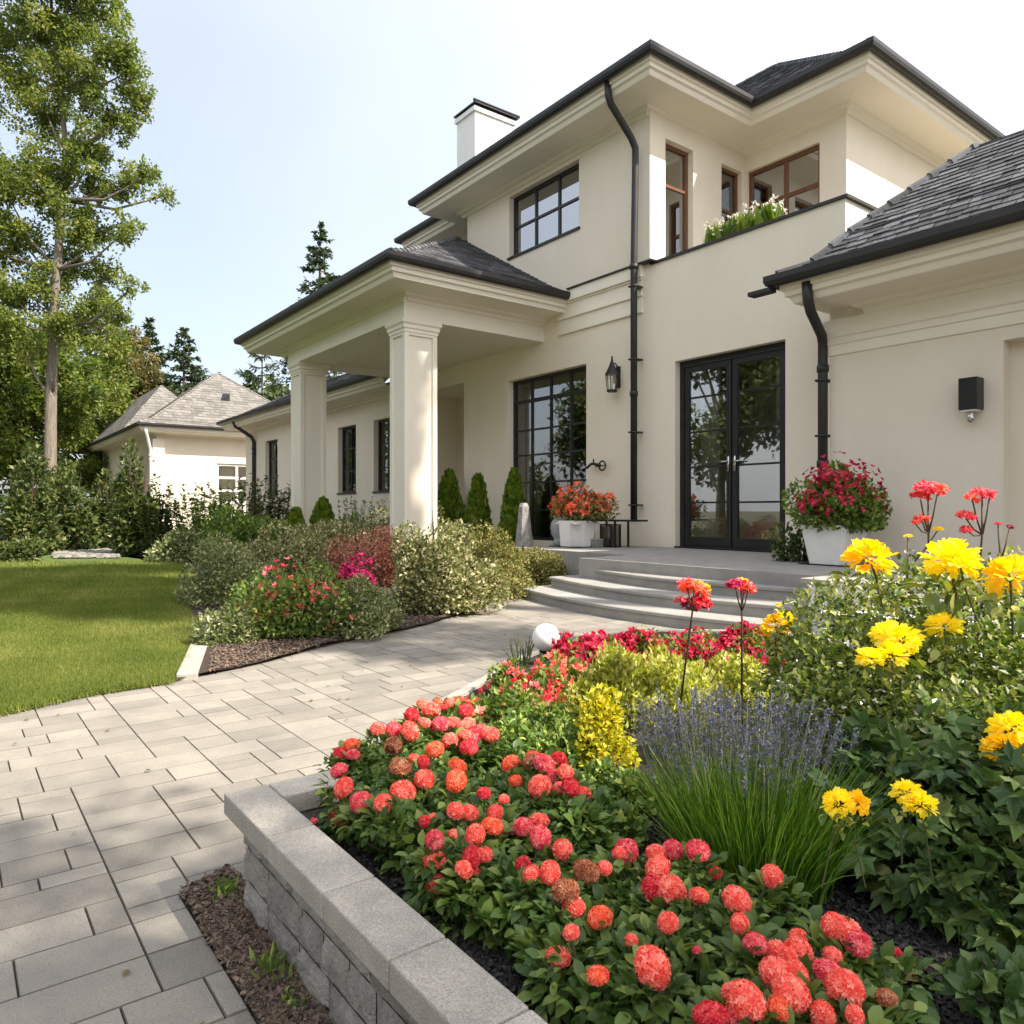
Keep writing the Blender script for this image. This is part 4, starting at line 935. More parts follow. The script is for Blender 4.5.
# trees out of frame: behind the camera (mirrored in the glass) and beside it (added for their shade on lawn, paving and path)
def round_tree(name, label, c, h, r, n, size, lm, crown_z=.35, k=16, gaps=.35, bark='bark', ray_=None):
    root = empty(name, c, label, 'tree'); mb = MB(); mb.tube([(0, 0, 0), (.1, .05, h*.35), (0, 0, h*.8)], [h*.018+.04, h*.012+.03, .03], 8)
    cr = MB(); cc = sph(k)*rs.uniform(.35, .85, (k, 1))*np.array([r, r, h*(1-crown_z)/2]); cc[:, 2] += h*(crown_z+(1-crown_z)/2); lr = rs.uniform(.25, .42, k)*r
    for c_ in cc: mb.tube([(0, 0, max(h*.15, c_[2]-r*.9)), (c_[0]*.5, c_[1]*.5, c_[2]-r*.3), tuple(c_)], [.07, .045, .02], 5)
    i = rs.randint(0, k, n); d = sph(n); P = cc[i]+d*(lr[i]*rs.uniform(.1, 1.05, n)**.5)[:, None]
    leaves(cr, Q1, P, unit(sph(n)+np.array([0, 0, -.2])), unit(sph(n)*.7+np.array([0, 0, .7])), size*rs.uniform(.6, 1.3, n))
    mb.build('trunk', M[bark], root, True); cr.build('crown', M[lm], root); return root
TL = ['round garden tree mirrored in the tall window glass', 'green garden tree opposite the french doors', 'broad garden tree behind the viewpoint', 'leafy tree across the lawn from the wing', 'large tree at the far end of the lawn', 'garden tree at the drive end behind the viewpoint',
      'dense tree between the two mirrored in the french doors', 'dense tree opposite the cone conifers', 'tall tree behind the round garden tree']
for (x, y, h, r), lab in zip([(-13, -8, 9, 3.2), (-8.5, -8, 10, 3.2), (-2, -10, 9.0, 3.4), (-20, -10, 10, 3.6), (-27, -11, 10, 4), (4, -12, 9, 3.6), (-5.5, -11, 12, 3.6), (-17, -12, 12, 4), (-11, -13, 13, 4)], TL):
    round_tree('garden_tree', lab, (x, y, -.05), h, r, 9000, .30, 'lf_dark', k=18, crown_z=.16)
round_tree('tall_shade_tree', 'unseen very tall tree added beyond the garage to shade the back of the lawn', (5.6, 9.8, 0), 24, 3.0, 34000, .28, 'lf_tree', crown_z=.66, k=18)
round_tree('shade_tree', 'unseen tree added beside the drive to shade the near paving', (4.3, 2.3, 0), 8.2, 2.05, 10500, .13, 'lf_tree', crown_z=.45, k=16)
round_tree('slender_shade_tree', 'unseen slender tree added beyond the garage to dapple the path', (5.75, 7.8, 0), 14.6, 1.3, 3600, .15, 'lf_tree', crown_z=.72, k=12)

# ================================================================== LEFT: SHRUBS AGAINST THE TREES
def px_shrub(name, label, u, v, wpx, hpx, n, size, m, zb=.02, yscale=1.0, cat='shrub', **kw):
    P, t = on_z(u, v, zb); r = wpx*t/F/2*1.22; h = hpx*t/F*1.22
    P = P + np.array([VD[0], VD[1], 0])*r*.5     # the base line seen is the near foot of the plant
    sh = shrub(name, label, cat, (P[0], P[1], zb), (r, r*yscale, h/1.02), n, size, m, **kw); return sh
dk = [(14, 556, 60, 90, 'dark leafy shrub at the left frame edge under the trees'), (60, 552, 60, 72, 'dense dark shrub below the pale trunk'), (100, 550, 55, 80, 'dark shrub left of the neighbouring house wall'),
      (128, 556, 48, 96, 'upright dark green shrub before the neighbouring house corner')]
for u, v, w_, h_, lab in dk: px_shrub('dark_shrub', lab, u, v, w_, h_, 5200, .12, M['lf_dark'], k=20, lump=.36, group='dark shrubs along the back of the lawn')
px_shrub('low_shrub', 'low dark shrub at the very left end of the lawn back edge', 8, 562, 40, 25, 1400, .09, M['lf_dark'], group='dark shrubs along the back of the lawn')
# pebble border
mb = MB(); n = 900
for _ in range(n):
    u = rs.uniform(55, 118); v = rs.uniform(549.5, 558); P, t = on_z(u, v, .02); r = rs.uniform(.04, .11)
    mb.lathe((P[0], P[1], .0), [(r*.6, 0), (r, r*.4), (r*.5, r*.8)], 6)
tag(mb.build('pebble_border', M['pebble']), 'pale pebble border between the dark shrubs and the lawn', 'pebbles', kind='stuff')

# tall leafy perennials
def stem_plant(name, label, c, r, h, ns, nl, size, m, sm='stem', group=None, cat='plant', lean=.35, tmpl=Q1, flower=None):
    root = empty(name, c, label, cat, group); mb = MB(); lf = MB(); fl = MB()
    for i in range(ns):
        a_ = rs.uniform(0, 6.28); q = r*math.sqrt(rs.rand())*.6; hh = h*rs.uniform(.6, 1.05); b0 = np.array([math.cos(a_)*q, math.sin(a_)*q, 0]); e = b0*(1+lean*1.3)+np.array([rs.normal()*lean*.18*h, rs.normal()*lean*.18*h, hh])
        m_ = (b0+e)/2+np.array([rs.normal()*.03*h, rs.normal()*.03*h, .05*h]); mb.tube([b0, m_, e], [.004+h*.004, .003+h*.002, .002], 5, cap=False)
        s = rs.uniform(.12, 1, nl)[:, None]; P = (1-s)**2*b0+2*s*(1-s)*m_+s*s*e; d = unit(sph(nl)*np.array([1, 1, .5])+np.array([0, 0, .25])); leaves(lf, tmpl, P, d, unit(sph(nl)*.4+np.array([0, 0, 1.])), size*rs.uniform(.6, 1.2, nl)*(1.15-.5*s[:, 0]))
        if flower and rs.rand() < flower[2]:
            k_ = 18; d = sph(k_); leaves(fl, Q1, e+d*flower[1]*.15, d, sph(k_), flower[1]*rs.uniform(.5, 1, k_))
    mb.build('stems', M[sm], root); lf.build('foliage', M[m], root)
    if fl.n: fl.build('blossoms', M[flower[0]], root)['kind'] = 'stuff'
    return root
def px_stem(name, label, u, v, wpx, hpx, ns, nl, size, m, zb=.02, **kw):
    P, t = on_z(u, v, zb); return stem_plant(name, label, (P[0], P[1], zb), wpx*t/F/2, hpx*t/F, ns, nl, size, m, **kw)
px_shrub('leafy_shrub', 'wide mid green shrub right of the lawn end, in front of the neighbouring house', 236, 562, 112, 58, 9000, .08, M['lf_green'], k=24, lump=.34)
px_shrub('leafy_shrub', 'low green shrub between the lawn corner and the wide mid green shrub', 175, 562, 70, 34, 4000, .075, M['lf_greygreen'], k=18)
px_stem('tall_perennial', 'tall loose leafy plant before the lit wall of the neighbouring house', 205, 555, 110, 72, 46, 70, .14, 'lf_green')
px_stem('tall_perennial', 'tall leafy perennial before the first dark wing window', 265, 556, 70, 78, 34, 70, .13, 'lf_dark')
px_stem('tall_perennial', 'tall thin leafy stems right of the left column', 352, 560, 60, 62, 26, 60, .10, 'lf_green')
px_stem('tall_perennial', 'loose upright plant at the far left end of the wing wall', 160, 556, 40, 78, 18, 60, .14, 'lf_dark')

# clipped conifers
def cone(name, label, u, v, wpx, hpx, zb=.05, n=3600, group='clipped cone conifers'):
    P, t = on_z(u, v, zb); r = wpx*t/F/2; h = hpx*t/F; root = empty(name, (P[0], P[1], zb), label, 'conifer', group)
    mb = MB(); f = rs.rand(n)**1.25; a_ = rs.uniform(0, 6.28, n); prof = r*np.minimum(1, (1-f)**.62*1.12)*np.where(f < .12, .75+f*2, 1); bump = 1+.10*np.sin(a_*5+f*17)+rs.uniform(-.2, .10, n)+.08*np.sin(a_*2+f*6+rs.rand()*6)
    Pn = np.stack([np.cos(a_)*prof*bump, np.sin(a_)*prof*bump, f*h*.97], 1); o_ = np.stack([np.cos(a_), np.sin(a_), np.full(n, .3)], 1)
    leaves(mb, Q1, Pn, unit(o_*.5+sph(n)*.35+np.array([0, 0, .9])), unit(o_+sph(n)*.6), .075*t/10*rs.uniform(.6, 1.25, n)*min(1, h/.7)); mb.build('foliage', M['lf_thuja'], root)
    mb = MB(); mb.tube([(0, 0, -.05), (0, 0, h*.85)], [.03, .008], 6); mb.build('trunk', M['bark_dark'], root); return root
cone('clipped_conifer', 'clipped cone conifer nearest the right column', 449, 557, 33, 86)
cone('clipped_conifer', 'middle one of the three clipped cone conifers by the entrance', 478, 562, 28, 87)
cone('clipped_conifer', 'tallest cone conifer of the three, just left of the stone obelisk', 514, 566, 30, 97)
cone('clipped_conifer', 'small cone conifer below the left column', 323, 560, 30, 60)
cone('clipped_conifer', 'smallest cone conifer, left of the one below the left column', 296, 562, 24, 52)
px_shrub('dark_shrub', 'dark green shrub between the stone obelisk and the white rounded planter', 546, 560, 34, 60, 1500, .055, M['lf_dark'], k=12)

# ------------------------------------------------------------------ left bed
LB = 'variegated shrubs in the left bed'
px_shrub('variegated_shrub', 'pale grey green shrub at the left tip of the bed beside the lawn', 222, 605, 97, 61, 12150, 0.035, M['lf_greygreen'], k=26, lump=.34, group=LB)
px_shrub('variegated_shrub', 'cream flecked shrub behind the coral rose bush', 262, 589, 115, 63, 12150, 0.040, M['lf_varieg'], k=26, lump=.34, group=LB)
px_shrub('variegated_shrub', 'wide cream flecked shrub left of the pink leaved shrub', 318, 584, 97, 59, 10800, 0.044, M['lf_varieg'], k=24, lump=.34, group=LB)
px_shrub('variegated_shrub', 'largest cream flecked shrub in the middle of the left bed', 432, 615, 120, 95, 20250, 0.040, M['lf_varieg'], k=34, lump=.30, group=LB)
px_shrub('variegated_shrub', 'cream flecked shrub below the clipped conifers', 478, 593, 103, 71, 13500, 0.040, M['lf_olive'], k=28, lump=.32, group=LB)
px_shrub('variegated_shrub', 'cream flecked shrub at the foot of the right column', 405, 570, 115, 63, 12150, 0.050, M['lf_varieg'], k=24, lump=.34, group=LB)
px_shrub('variegated_shrub', 'pale shrub at the back of the bed under the wing window', 368, 564, 80, 49, 6750, 0.055, M['lf_greygreen'], k=20, group=LB)
px_shrub('low_hedge_shrub', 'low olive mound beside the left end of the steps', 528, 587, 90, 44, 10800, 0.037, M['lf_olive'], k=26, lump=.32, group=LB)
px_shrub('low_hedge_shrub', 'flat olive mound where the bed meets the path below the steps', 492, 599, 64, 32, 6075, 0.035, M['lf_olive'], k=18, group=LB)
px_shrub('low_hedge_shrub', 'narrow olive mound tucked against the porch floor', 566, 570, 41, 22, 3375, 0.037, M['lf_olive'], k=12, group=LB)
px_shrub('low_shrub', 'low grey green shrub right of the coral rose bush', 350, 636, 94, 51, 10125, 0.030, M['lf_greygreen'], k=24, lump=.34, group=LB)
px_shrub('low_shrub', 'low silvery shrub at the foot of the coral rose bush by the edging', 222, 645, 55, 37, 4050, 0.031, M['lf_greygreen'], k=14, group=LB)
px_shrub('red_leaf_shrub', 'pink and russet leaved shrub in the middle of the left bed', 356, 588, 106, 63, 12150, 0.037, M['lf_barberry'], k=26, lump=.34)
px_shrub('magenta_flower', 'dense magenta flower mound in front of the russet shrub', 354, 605, 53, 41, 2025, 0.029, M['lf_dark'], k=10, cat='flowers', flowers=(M['p_magenta'], 900, .028, -.2))
px_shrub('magenta_flower', 'small magenta flower clump left of the stone obelisk', 500, 564, 34, 24, 945, 0.033, M['lf_dark'], k=7, cat='flowers', flowers=(M['p_magenta'], 260, .035, -.1))
px_shrub('rose_bush', 'rose bush with coral and red blooms at the near corner of the left bed', 285, 640, 124, 68, 10125, 0.037, M['lf_green'], k=22, lump=.36, cat='rose bush', flowers=(M['p_pink'], 520, .034, .15))
px_shrub('yellow_shrub', 'small yellow green shrub behind the russet shrub', 318, 560, 46, 32, 2430, 0.050, M['lf_yellow'], k=9)
px_shrub('pink_flower_shrub', 'small salmon flowered shrub behind the cream flecked one', 392, 570, 34, 49, 1620, 0.044, M['lf_barberry'], k=8)

# ------------------------------------------------------------------ grass
n = 560000
u_ = rs.uniform(-60, 215, n); v_ = 563+(735-563)*rs.rand(n)**.8
k = (u_-512)/F; t = H*F/(v_-510); P = np.stack([(VD[0]+VR[0]*k)*t, (VD[1]+VR[1]*k)*t, np.full(n, .008)], 1)
ok = inside(P, lawn_poly); P = P[ok]; t = t[ok]; n = len(P)
mb = MB(); patch = np.sin(P[:, 0]*2.1+np.sin(P[:, 1]*3.7)*1.3)*np.sin(P[:, 1]*2.7+1.2)*.14+np.sin(P[:, 0]*5.3+P[:, 1]*4.1)*np.sin(P[:, 1]*6.7-P[:, 0]*2.2)*.10
GB = (np.array([(-.09, 0, 0), (.09, 0, 0), (.0, 1, .3)]), np.array([[0, 1, 2]]))
D = rs.normal(size=(n, 3))*.38; D[:, 2] = 1
P[:, :2] += rs.normal(size=(n, 2))*.018; leaves(mb, GB, P, D, unit(sph(n)*np.array([1, 1, .2])), rs.uniform(.022, .05, n)*np.clip(t/6, .8, 1.5), rnd=np.clip(rs.rand(n)*.8+patch+.05, 0, 1))
tag(mb.build('grass', M['grass']), 'short sunlit green grass of the lawn', 'grass', kind='stuff')

# ------------------------------------------------------------------ mulch chips
def chips(name, poly, n, zf, smin, smax, m, label, urng, vrng, zz):
    u = rs.uniform(*urng, n); v = rs.uniform(*vrng, n); k = (u-512)/F; t = (H-zz)*F/(v-510)
    P = np.stack([(VD[0]+VR[0]*k)*t, (VD[1]+VR[1]*k)*t, np.zeros(n)], 1); P = P[inside(P, poly)]; dl = (P[:, 0]+4.43)*(-.313)-(P[:, 1]-1.05)*.95; P = P[(np.abs(dl) > .13) | (P[:, 0] > -4.2) | (P[:, 0] < -6.4)]; n = len(P); P[:, 2] = zf(P[:, 0], P[:, 1])+rs.uniform(0, .008, n)
    mb = MB(); T = (np.array([(-.3, 0, 0), (.3, .1, .05), (.25, .9, 0), (-.2, 1, .08), (-.3, 0, -.25), (.3, .1, -.2), (.25, .9, -.25), (-.2, 1, -.2)]), np.array([[0, 1, 2, 3], [0, 4, 5, 1], [1, 5, 6, 2], [2, 6, 7, 3], [3, 7, 4, 0]]))
    D = sph(n)*np.array([1, 1, .35]); leaves(mb, T, P, D, unit(sph(n)*.6+np.array([0, 0, 1.])), rs.uniform(smin, smax, n)); tag(mb.build(name, m), label, 'mulch', kind='stuff')
chips('bark_chips', right_bed, 44000, lambda x, y: bed_z(x, y)+.001, .004, .012, M['chip_dark'], 'dark shredded bark mulch inside the raised planter', (280, 1060), (770, 1060), .235)
chips('bark_chips', left_bed, 40000, lambda x, y: .028+0*x, .007, .022, M['chip'], 'brown bark mulch along the path edge of the left bed', (150, 560), (575, 700), .03)
chips('bark_chips', strip, 30000, lambda x, y: .008+0*x, .004, .014, M['chip'], 'brown bark mulch in the strip at the foot of the planter wall', (180, 420), (860, 1060), .01)

mb = MB(); n = 130; P = np.stack([rs.uniform(-6.5, -1.2, n), rs.uniform(-.6, 4.2, n), np.full(n, .004)], 1); kp = ~inside(P, right_bed) & ~inside(P, left_bed); P = P[kp]; n = len(P); P[:, 2] += rs.uniform(0, .004, n)
leaves(mb, L8, P, unit(sph(n)*np.array([1, 1, .05])), unit(sph(n)*.25+np.array([0, 0, 1.])), rs.uniform(.012, .028, n)); tag(mb.build('fallen_leaves', M['lf_brown']), 'few small dry leaves scattered on the paving', 'leaves', kind='stuff')
# ================================================================== RIGHT BED FLOWERS
def bloom_mesh(name, m, kind='pompon'):
    mb = MB()
    if kind == 'pompon':
        n = 150; i = np.arange(n)+.5; ph = np.arccos(1-1.72*i/n); th = math.pi*(1+5**.5)*i
        d = np.stack([np.cos(th)*np.sin(ph), np.sin(th)*np.sin(ph), np.cos(ph)], 1); P = d*.44*np.array([1, 1, .82])*rs.uniform(.92, 1.06, (n, 1))
        tint = rs.rand(n)
        for j in range(5):
            a_ = 2*math.pi*j/5+rs.uniform(0, 1, n); t1 = unit(np.cross(d, np.array([0, .1, 1.]))); t2 = np.cross(d, t1)
            D = t1*np.cos(a_)[:, None]+t2*np.sin(a_)[:, None]+d*.55; leaves(mb, Q1, P, D, d, .135*rs.uniform(.8, 1.2, n), rnd=np.clip(tint*.8+rs.uniform(0, .2, n), 0, 1))
        mb.lathe((0, 0, 0), [(.05, -.36), (.30, -.2), (.39, .0), (.30, .22), (.05, .34)], 10, rnd=.0)
    elif kind == 'frill':
        n = 84; PET = (np.array([(-.12, 0, 0), (.12, 0, 0), (.34, .55, .10), (.24, .92, .02), (.06, .84, .12), (-.12, .98, .0), (-.34, .6, .12)]), np.array([[0, 1, 2], [0, 2, 3], [0, 3, 4], [0, 4, 5], [0, 5, 6]]))
        f = np.arange(n)/n; a_ = np.arange(n)*2.4; el = 1.5*(1-f)**.8-.75*f-.1*rs.rand(n)
        d = np.stack([np.cos(a_)*np.cos(el), np.sin(a_)*np.cos(el), np.sin(el)], 1); P = d*np.array([.26, .26, .20])
        leaves(mb, PET, P, unit(d+rs.normal(size=d.shape)*.2), unit(np.array([0, 0, 1.])+sph(n)*.8), (.25+.12*f)*rs.uniform(.75, 1.3, n), rnd=np.clip(.35+.5*rs.rand(n), 0, 1))
    elif kind == 'starry':
        n = 34; d = sph(n); d[:, 2] = np.abs(d[:, 2])*.9-.1; P = d*np.array([.34, .34, .30])
        for j in range(6): leaves(mb, Q1, P, unit(sph(n)+d*.5), d, .19*rs.uniform(.7, 1.2, n))
    me_o = mb.build(name, m); me = me_o.data; bpy.data.objects.remove(me_o); return me
BL = {k_: [bloom_mesh('flower_head', M[k_]) for _ in range(2)] for k_ in ('p_coral', 'p_red', 'p_orange', 'p_pink', 'p_faded')}
YB = [bloom_mesh('flower_head', M['p_yellow'], 'frill'), bloom_mesh('flower_head', M['p_amber'], 'frill'), bloom_mesh('flower_head', M['p_yellow'], 'frill')]
SB = {k_: bloom_mesh('flower_head', M[k_], 'starry') for k_ in ('p_pink', 'p_magenta', 'p_orange', 'p_coral', 'p_amber', 'p_red', 'p_yellow')}

c3 = [(248,350,42),(300,352,48),(352,355,55),(298,402,55),(432,414,50),(357,305,42),(395,272,36),(420,290,50),(440,265,35),(478,265,30),(450,335,50),(400,332,40),(490,330,45),(530,290,40),(540,330,40),(480,388,44),(530,372,45),(560,365,50),(540,408,55),(610,366,50),(165,400,42),(128,430,45),(170,432,40),(125,482,55),(140,537,50),(128,634,62),(195,582,60),(265,590,55),(330,552,65),(320,470,55),(395,455,35),(398,510,55),(505,470,50),(500,515,65),(588,555,42),(498,612,55),(543,618,50),(625,618,48),(497,690,42),(560,688,60),(615,660,62),(640,665,50),(430,705,58),(430,770,60),(550,760,65),(525,800,60),(440,850,65),(398,645,35),(675,462,52),(745,455,55),(780,460,60),(690,515,35),(768,532,68),(815,510,50),(850,490,50),(865,535,50),(900,562,55),(765,643,55),(715,662,58),(770,695,62),(840,735,62),(740,812,55),(800,808,62),(915,808,72),(975,795,45),(1020,745,40),(850,868,75)]
c4 = [(595,167,70),(745,160,60),(825,163,68),(697,222,70),(690,285,85),(735,288,75),(828,308,60),(730,392,56),(512,376,75),(420,425,50),(378,503,60),(505,562,65),(612,450,45),(680,535,105),(950,320,80),(960,397,58),(1005,460,60),(865,690,90),(975,640,95),(960,700,80)]
c7 = [(272,347,60),(225,548,55),(460,495,70),(495,515,80),(530,550,75),(290,580,80),(350,572,75),(285,635,90),(330,695,90),(200,730,100),(175,765,80),(445,640,85),(490,680,95),(425,765,70),(520,760,50)]
heads = [(300+x/3.2, 620+y/3.2, d/3.2) for x, y, d in c3]+[(440+x/3.2, 800+y/3.2, d/3.2) for x, y, d in c4]+[(680+x/2.977, 760+y/2.977, d/2.977) for x, y, d in c7]
# height of the head above the ground is found from its size: heads are all about 5 cm across
HP = []
for (u, v, d) in heads:
    zt = .19+.125+rs.uniform(-.015, .02)
    P, t = on_z(u, v, zt)
    while (P[1] < .725 or (P[0] < -1.68 and P[1] < .82)) and zt > .225: zt -= .01; P, t = on_z(u, v, zt)
    if t > 2.15: zt = min(zt, .30); P, t = on_z(u, v, zt)
    if t > 2.6: zt = min(zt, .26); P, t = on_z(u, v, zt)
    HP.append((P, d*t/F, u, v))
for i in range(0, len(HP)):
    if rs.rand() < .55:
        P0, d0, u0, v0 = HP[i]; q = P0+np.array([rs.normal()*.035, abs(rs.normal())*.04, rs.uniform(-.03, -.004)])
        if q[1] > .73: HP.append((q, d0*rs.uniform(.45, .95), u0, v0))
Pxy = np.array([h[0][:2] for h in HP]); K = 14
cent = Pxy[rs.choice(len(Pxy), K, False)]
for _ in range(25):
    lab = np.argmin(((Pxy[:, None]-cent[None])**2).sum(2), 1)
    for j in range(K):
        if (lab == j).any(): cent[j] = Pxy[lab == j].mean(0)
place_words = []
for j in range(K):
    q = [h for h, l in zip(HP, lab) if l == j]
    if not q: continue
    cx, cy = cent[j]; zb = float(bed_z(cx, cy)); U = np.mean([h[2] for h in q]); V_ = np.mean([h[3] for h in q])
    row = 'front' if V_ > 880 else ('middle' if V_ > 790 else 'back'); cnt = len(q)
    place_words.append((U, V_, cnt))
    spread_ = max(.16, np.max([np.linalg.norm(h[0][:2]-cent[j]) for h in q])+.06)
    hmax = np.mean([h[0][2] for h in q])-zb
    root = empty('pompon_flower_plant', (cx, cy, zb), None, 'flowering plant', 'coral pompon plants in the raised planter'); root['px'] = (float(U), float(V_))
    near = np.hypot(cx, cy); mb = MB(); n = 2300
    p_, o_ = lumps(n, (spread_, spread_, hmax*.92), 22, .36, low=-.02); p_ = p_*np.array([1, 1, .95])
    wp = p_+np.array([cx, cy, 0]); lim = .715+.6*np.clip(.08-p_[:, 2], 0, .08); kp = (wp[:, 1] > lim) & ((wp[:, 0] > -1.68) | (wp[:, 1] > .86)); p_ = p_[kp]; o_ = o_[kp]; n = len(p_)
    leaves(mb, L8, p_, unit(o_*.7+sph(n)*.5+np.array([0, 0, -.05])), unit(o_*.3+sph(n)*.35+np.array([0, 0, .8])), np.where(rs.rand(n) < .4, .036, .021)*rs.uniform(.7, 1.25, n)); 
    for (P, d, u, v) in q:
        m_ = 70; a_ = P-np.array([cx, cy, zb]); dd = sph(m_); PP = a_-np.array([0, 0, .040])+dd*np.array([.05, .05, .028])*rs.uniform(.4, 1.1, (m_, 1)); PP[:, 2] = np.maximum(PP[:, 2], .01)
        leaves(mb, L8, PP, unit(dd*.8+sph(m_)*.4), unit(sph(m_)*.35+np.array([0, 0, .9])), rs.uniform(.014, .034, m_))
    mb.build('foliage', M['lf_bed'], root, True)
    mb = MB()
    for (P, d, u, v) in q:
        a_ = P-np.array([cx, cy, zb]); mb.tube([(a_[0]*.25, a_[1]*.25, 0), (a_[0]*.8, a_[1]*.8, a_[2]*.55), tuple(a_-np.array([0, 0, d*.3]))], [.0035, .003, .0022], 5)
    for _ in range(6):
        a0_ = rs.uniform(0, 6.28); mb.tube([(0, 0, 0), (math.cos(a0_)*spread_*.5, math.sin(a0_)*spread_*.5, hmax*.6)], [.004, .002], 5)
    mb.build('stems', M['stem'], root)
    for (P, d, u, v) in q:
        kk = rs.choice(['p_coral', 'p_pink', 'p_red', 'p_orange', 'p_faded'], p=[.54, .22, .12, .09, .03])
        if v < 745 and u < 380: kk = rs.choice(['p_red', 'p_coral'])
        hd = bpy.data.objects.new('flower_head', BL[kk][rs.randint(2)]); col.objects.link(hd); hd.parent = root; a_ = P-np.array([cx, cy, zb])
        hd.location = a_; s_ = d*1.16; hd.scale = (s_*rs.uniform(.95, 1.05), s_*rs.uniform(.92, 1.08), s_*rs.uniform(.9, 1.1)); hd.rotation_euler = (rs.normal()*.45, rs.normal()*.45, rs.uniform(0, 6)); hd.scale = [x_*rs.uniform(.86, 1.12) for x_ in hd.scale]
# label the plants by where they stand
plants = [o for o in bpy.data.objects if o.name.startswith('pompon_flower_plant')]
plants.sort(key=lambda o: -o['px'][1])
adj = []
for i, o in enumerate(plants):
    u, v = o['px']; del o['px']
    o['_u'] = u; o['_v'] = v; o['_n'] = len([c for c in o.children if c.name.startswith('flower_head')])
fixed = {}
def describe(o):
    u, v = o['_u'], o['_v']
    depth = 'nearest' if v > 955 else 'near row' if v > 880 else 'second row' if v > 830 else 'middle row' if v > 790 else 'back row' if v > 745 else 'rearmost row'
    side = 'beside the cap stones' if u < 430 else 'left of the reed clump' if u < 600 else 'in front of the reed clump' if u < 720 else 'beside the dark lobed leaf shrub'
    return '%s %s' % (depth, side)
seen = {}
for o in plants:
    d_ = describe(o); seen.setdefault(d_, []).append(o)
for d_, os_ in seen.items():
    os_.sort(key=lambda o: o['_u'])
    for i, o in enumerate(os_):
        pre = '' if len(os_) == 1 else ('left ' if i == 0 else 'right ' if i == len(os_)-1 else 'inner ')
        o['label'] = '%scoral pompon plant, %d heads, %s' % (pre, o['_n'], d_)
for o in plants:
    for k_ in ('_u', '_v', '_n'): del o[k_]
# a fallen head on the mulch
P, t = on_z(314, 821, .25); hd = bpy.data.objects.new('fallen_flower_head', BL['p_pink'][0]); col.objects.link(hd); hd.location = P; hd.scale = (.018, .018, .016)
tag(hd, 'single small pink flower head lying on the dark mulch by the cap stones', 'flower')

# red and pink rose like bushes towards the back and along the path
def rosebush(label, u, v, wpx, hpx, fm, fn, zb, fs=.026, lm='lf_green', n=2600):
    return px_shrub('red_flower_bush', label, u, v, wpx, hpx, n, .028, M[lm], zb=zb, k=30, lump=.36, cat='flowering bush', group='red flower bushes behind the planter', flowers=(M[fm], fn, fs, -.05))
rosebush('rose red flower bush between the pompon plants and the golden shrub', 520, 738, 84, 46, 'p_pink', 286, .14, 0.024)
rosebush('deep crimson flower bush left of the golden shrub', 548, 716, 56, 34, 'p_red', 208, .13, 0.024)
rosebush('coral flower bush with pale blooms right below the white globe', 566, 702, 74, 44, 'p_coral', 260, .12, 0.026)
rosebush('pink flower bush left of the white globe at the path edge', 512, 704, 50, 36, 'p_pink', 156, .12, 0.024, n=1500)
rosebush('coral flower bush at the path edge behind the rearmost pompon plants', 470, 738, 60, 36, 'p_coral', 156, .13, 0.026)
rosebush('red flower bush right of the white globe', 594, 682, 84, 42, 'p_crimson', 620, .10, .030)
rosebush('red flower bush in the middle of the row at the path', 648, 675, 84, 38, 'p_crimson', 620, .10, .030)
rosebush('crimson flower bush at the foot of the steps', 704, 672, 80, 36, 'p_crimson', 620, .10, .030)
rosebush('crimson flower bush at the right end of the row by the steps', 752, 672, 66, 34, 'p_crimson', 620, .10, .030)
# globe light
P, t = on_z(546, 672, .10); P = at_t(546, 637.5, 4.15); gl_ = empty('globe_light', (P[0], P[1], .08), 'white globe garden light standing among the flowers at the path edge', 'garden light')
mb = MB(); r = 13.8*4.15/F; zc_ = P[2]-.08; mb.lathe((0, 0, zc_), [(r*math.sin(a_)+.0005, -r*math.cos(a_)) for a_ in np.linspace(0.12, math.pi, 20)], 32); mb.build('globe', M['white'], gl_, True)
mb = MB(); mb.tube([(0, 0, 0), (0, 0, zc_-r*.9)], .012, 8); mb.lathe((0, 0, 0), [(r*.42, zc_-r*1.02), (r*.46, zc_-r*.90), (r*.40, zc_-r*.84)], 16); mb.lathe((0, 0, 0), [(.035, zc_-r*1.1), (.04, zc_-r*.93), (.02, zc_-r*.88)], 12); mb.build('spike', M['black'], gl_)
stem_plant('wiry_plant', 'thin wiry plant drooping left of the white globe', (P[0]-.06, P[1]-.12, .07), .14, .17, 22, 16, .016, 'lf_dark', sm='stem', lean=.8)
for (u, v, w_, h_, lab) in [(560, 778, 84, 44, 'low green filler plant left of the golden shrub'), (628, 822, 90, 46, 'low green filler plant in front of the golden shrub'), (500, 770, 80, 34, 'low green filler plant behind the left pompon plants'),
                            (600, 860, 84, 40, 'low green filler plant between the pompon plants and the reed clump'), (545, 745, 60, 34, 'low green filler plant under the rose red flowers')]:
    px_shrub('leafy_filler', lab, u, v, w_, h_, 2200, .024, M['lf_green'], zb=.17, tmpl=L8, k=18, group='green filler plants in the raised bed')
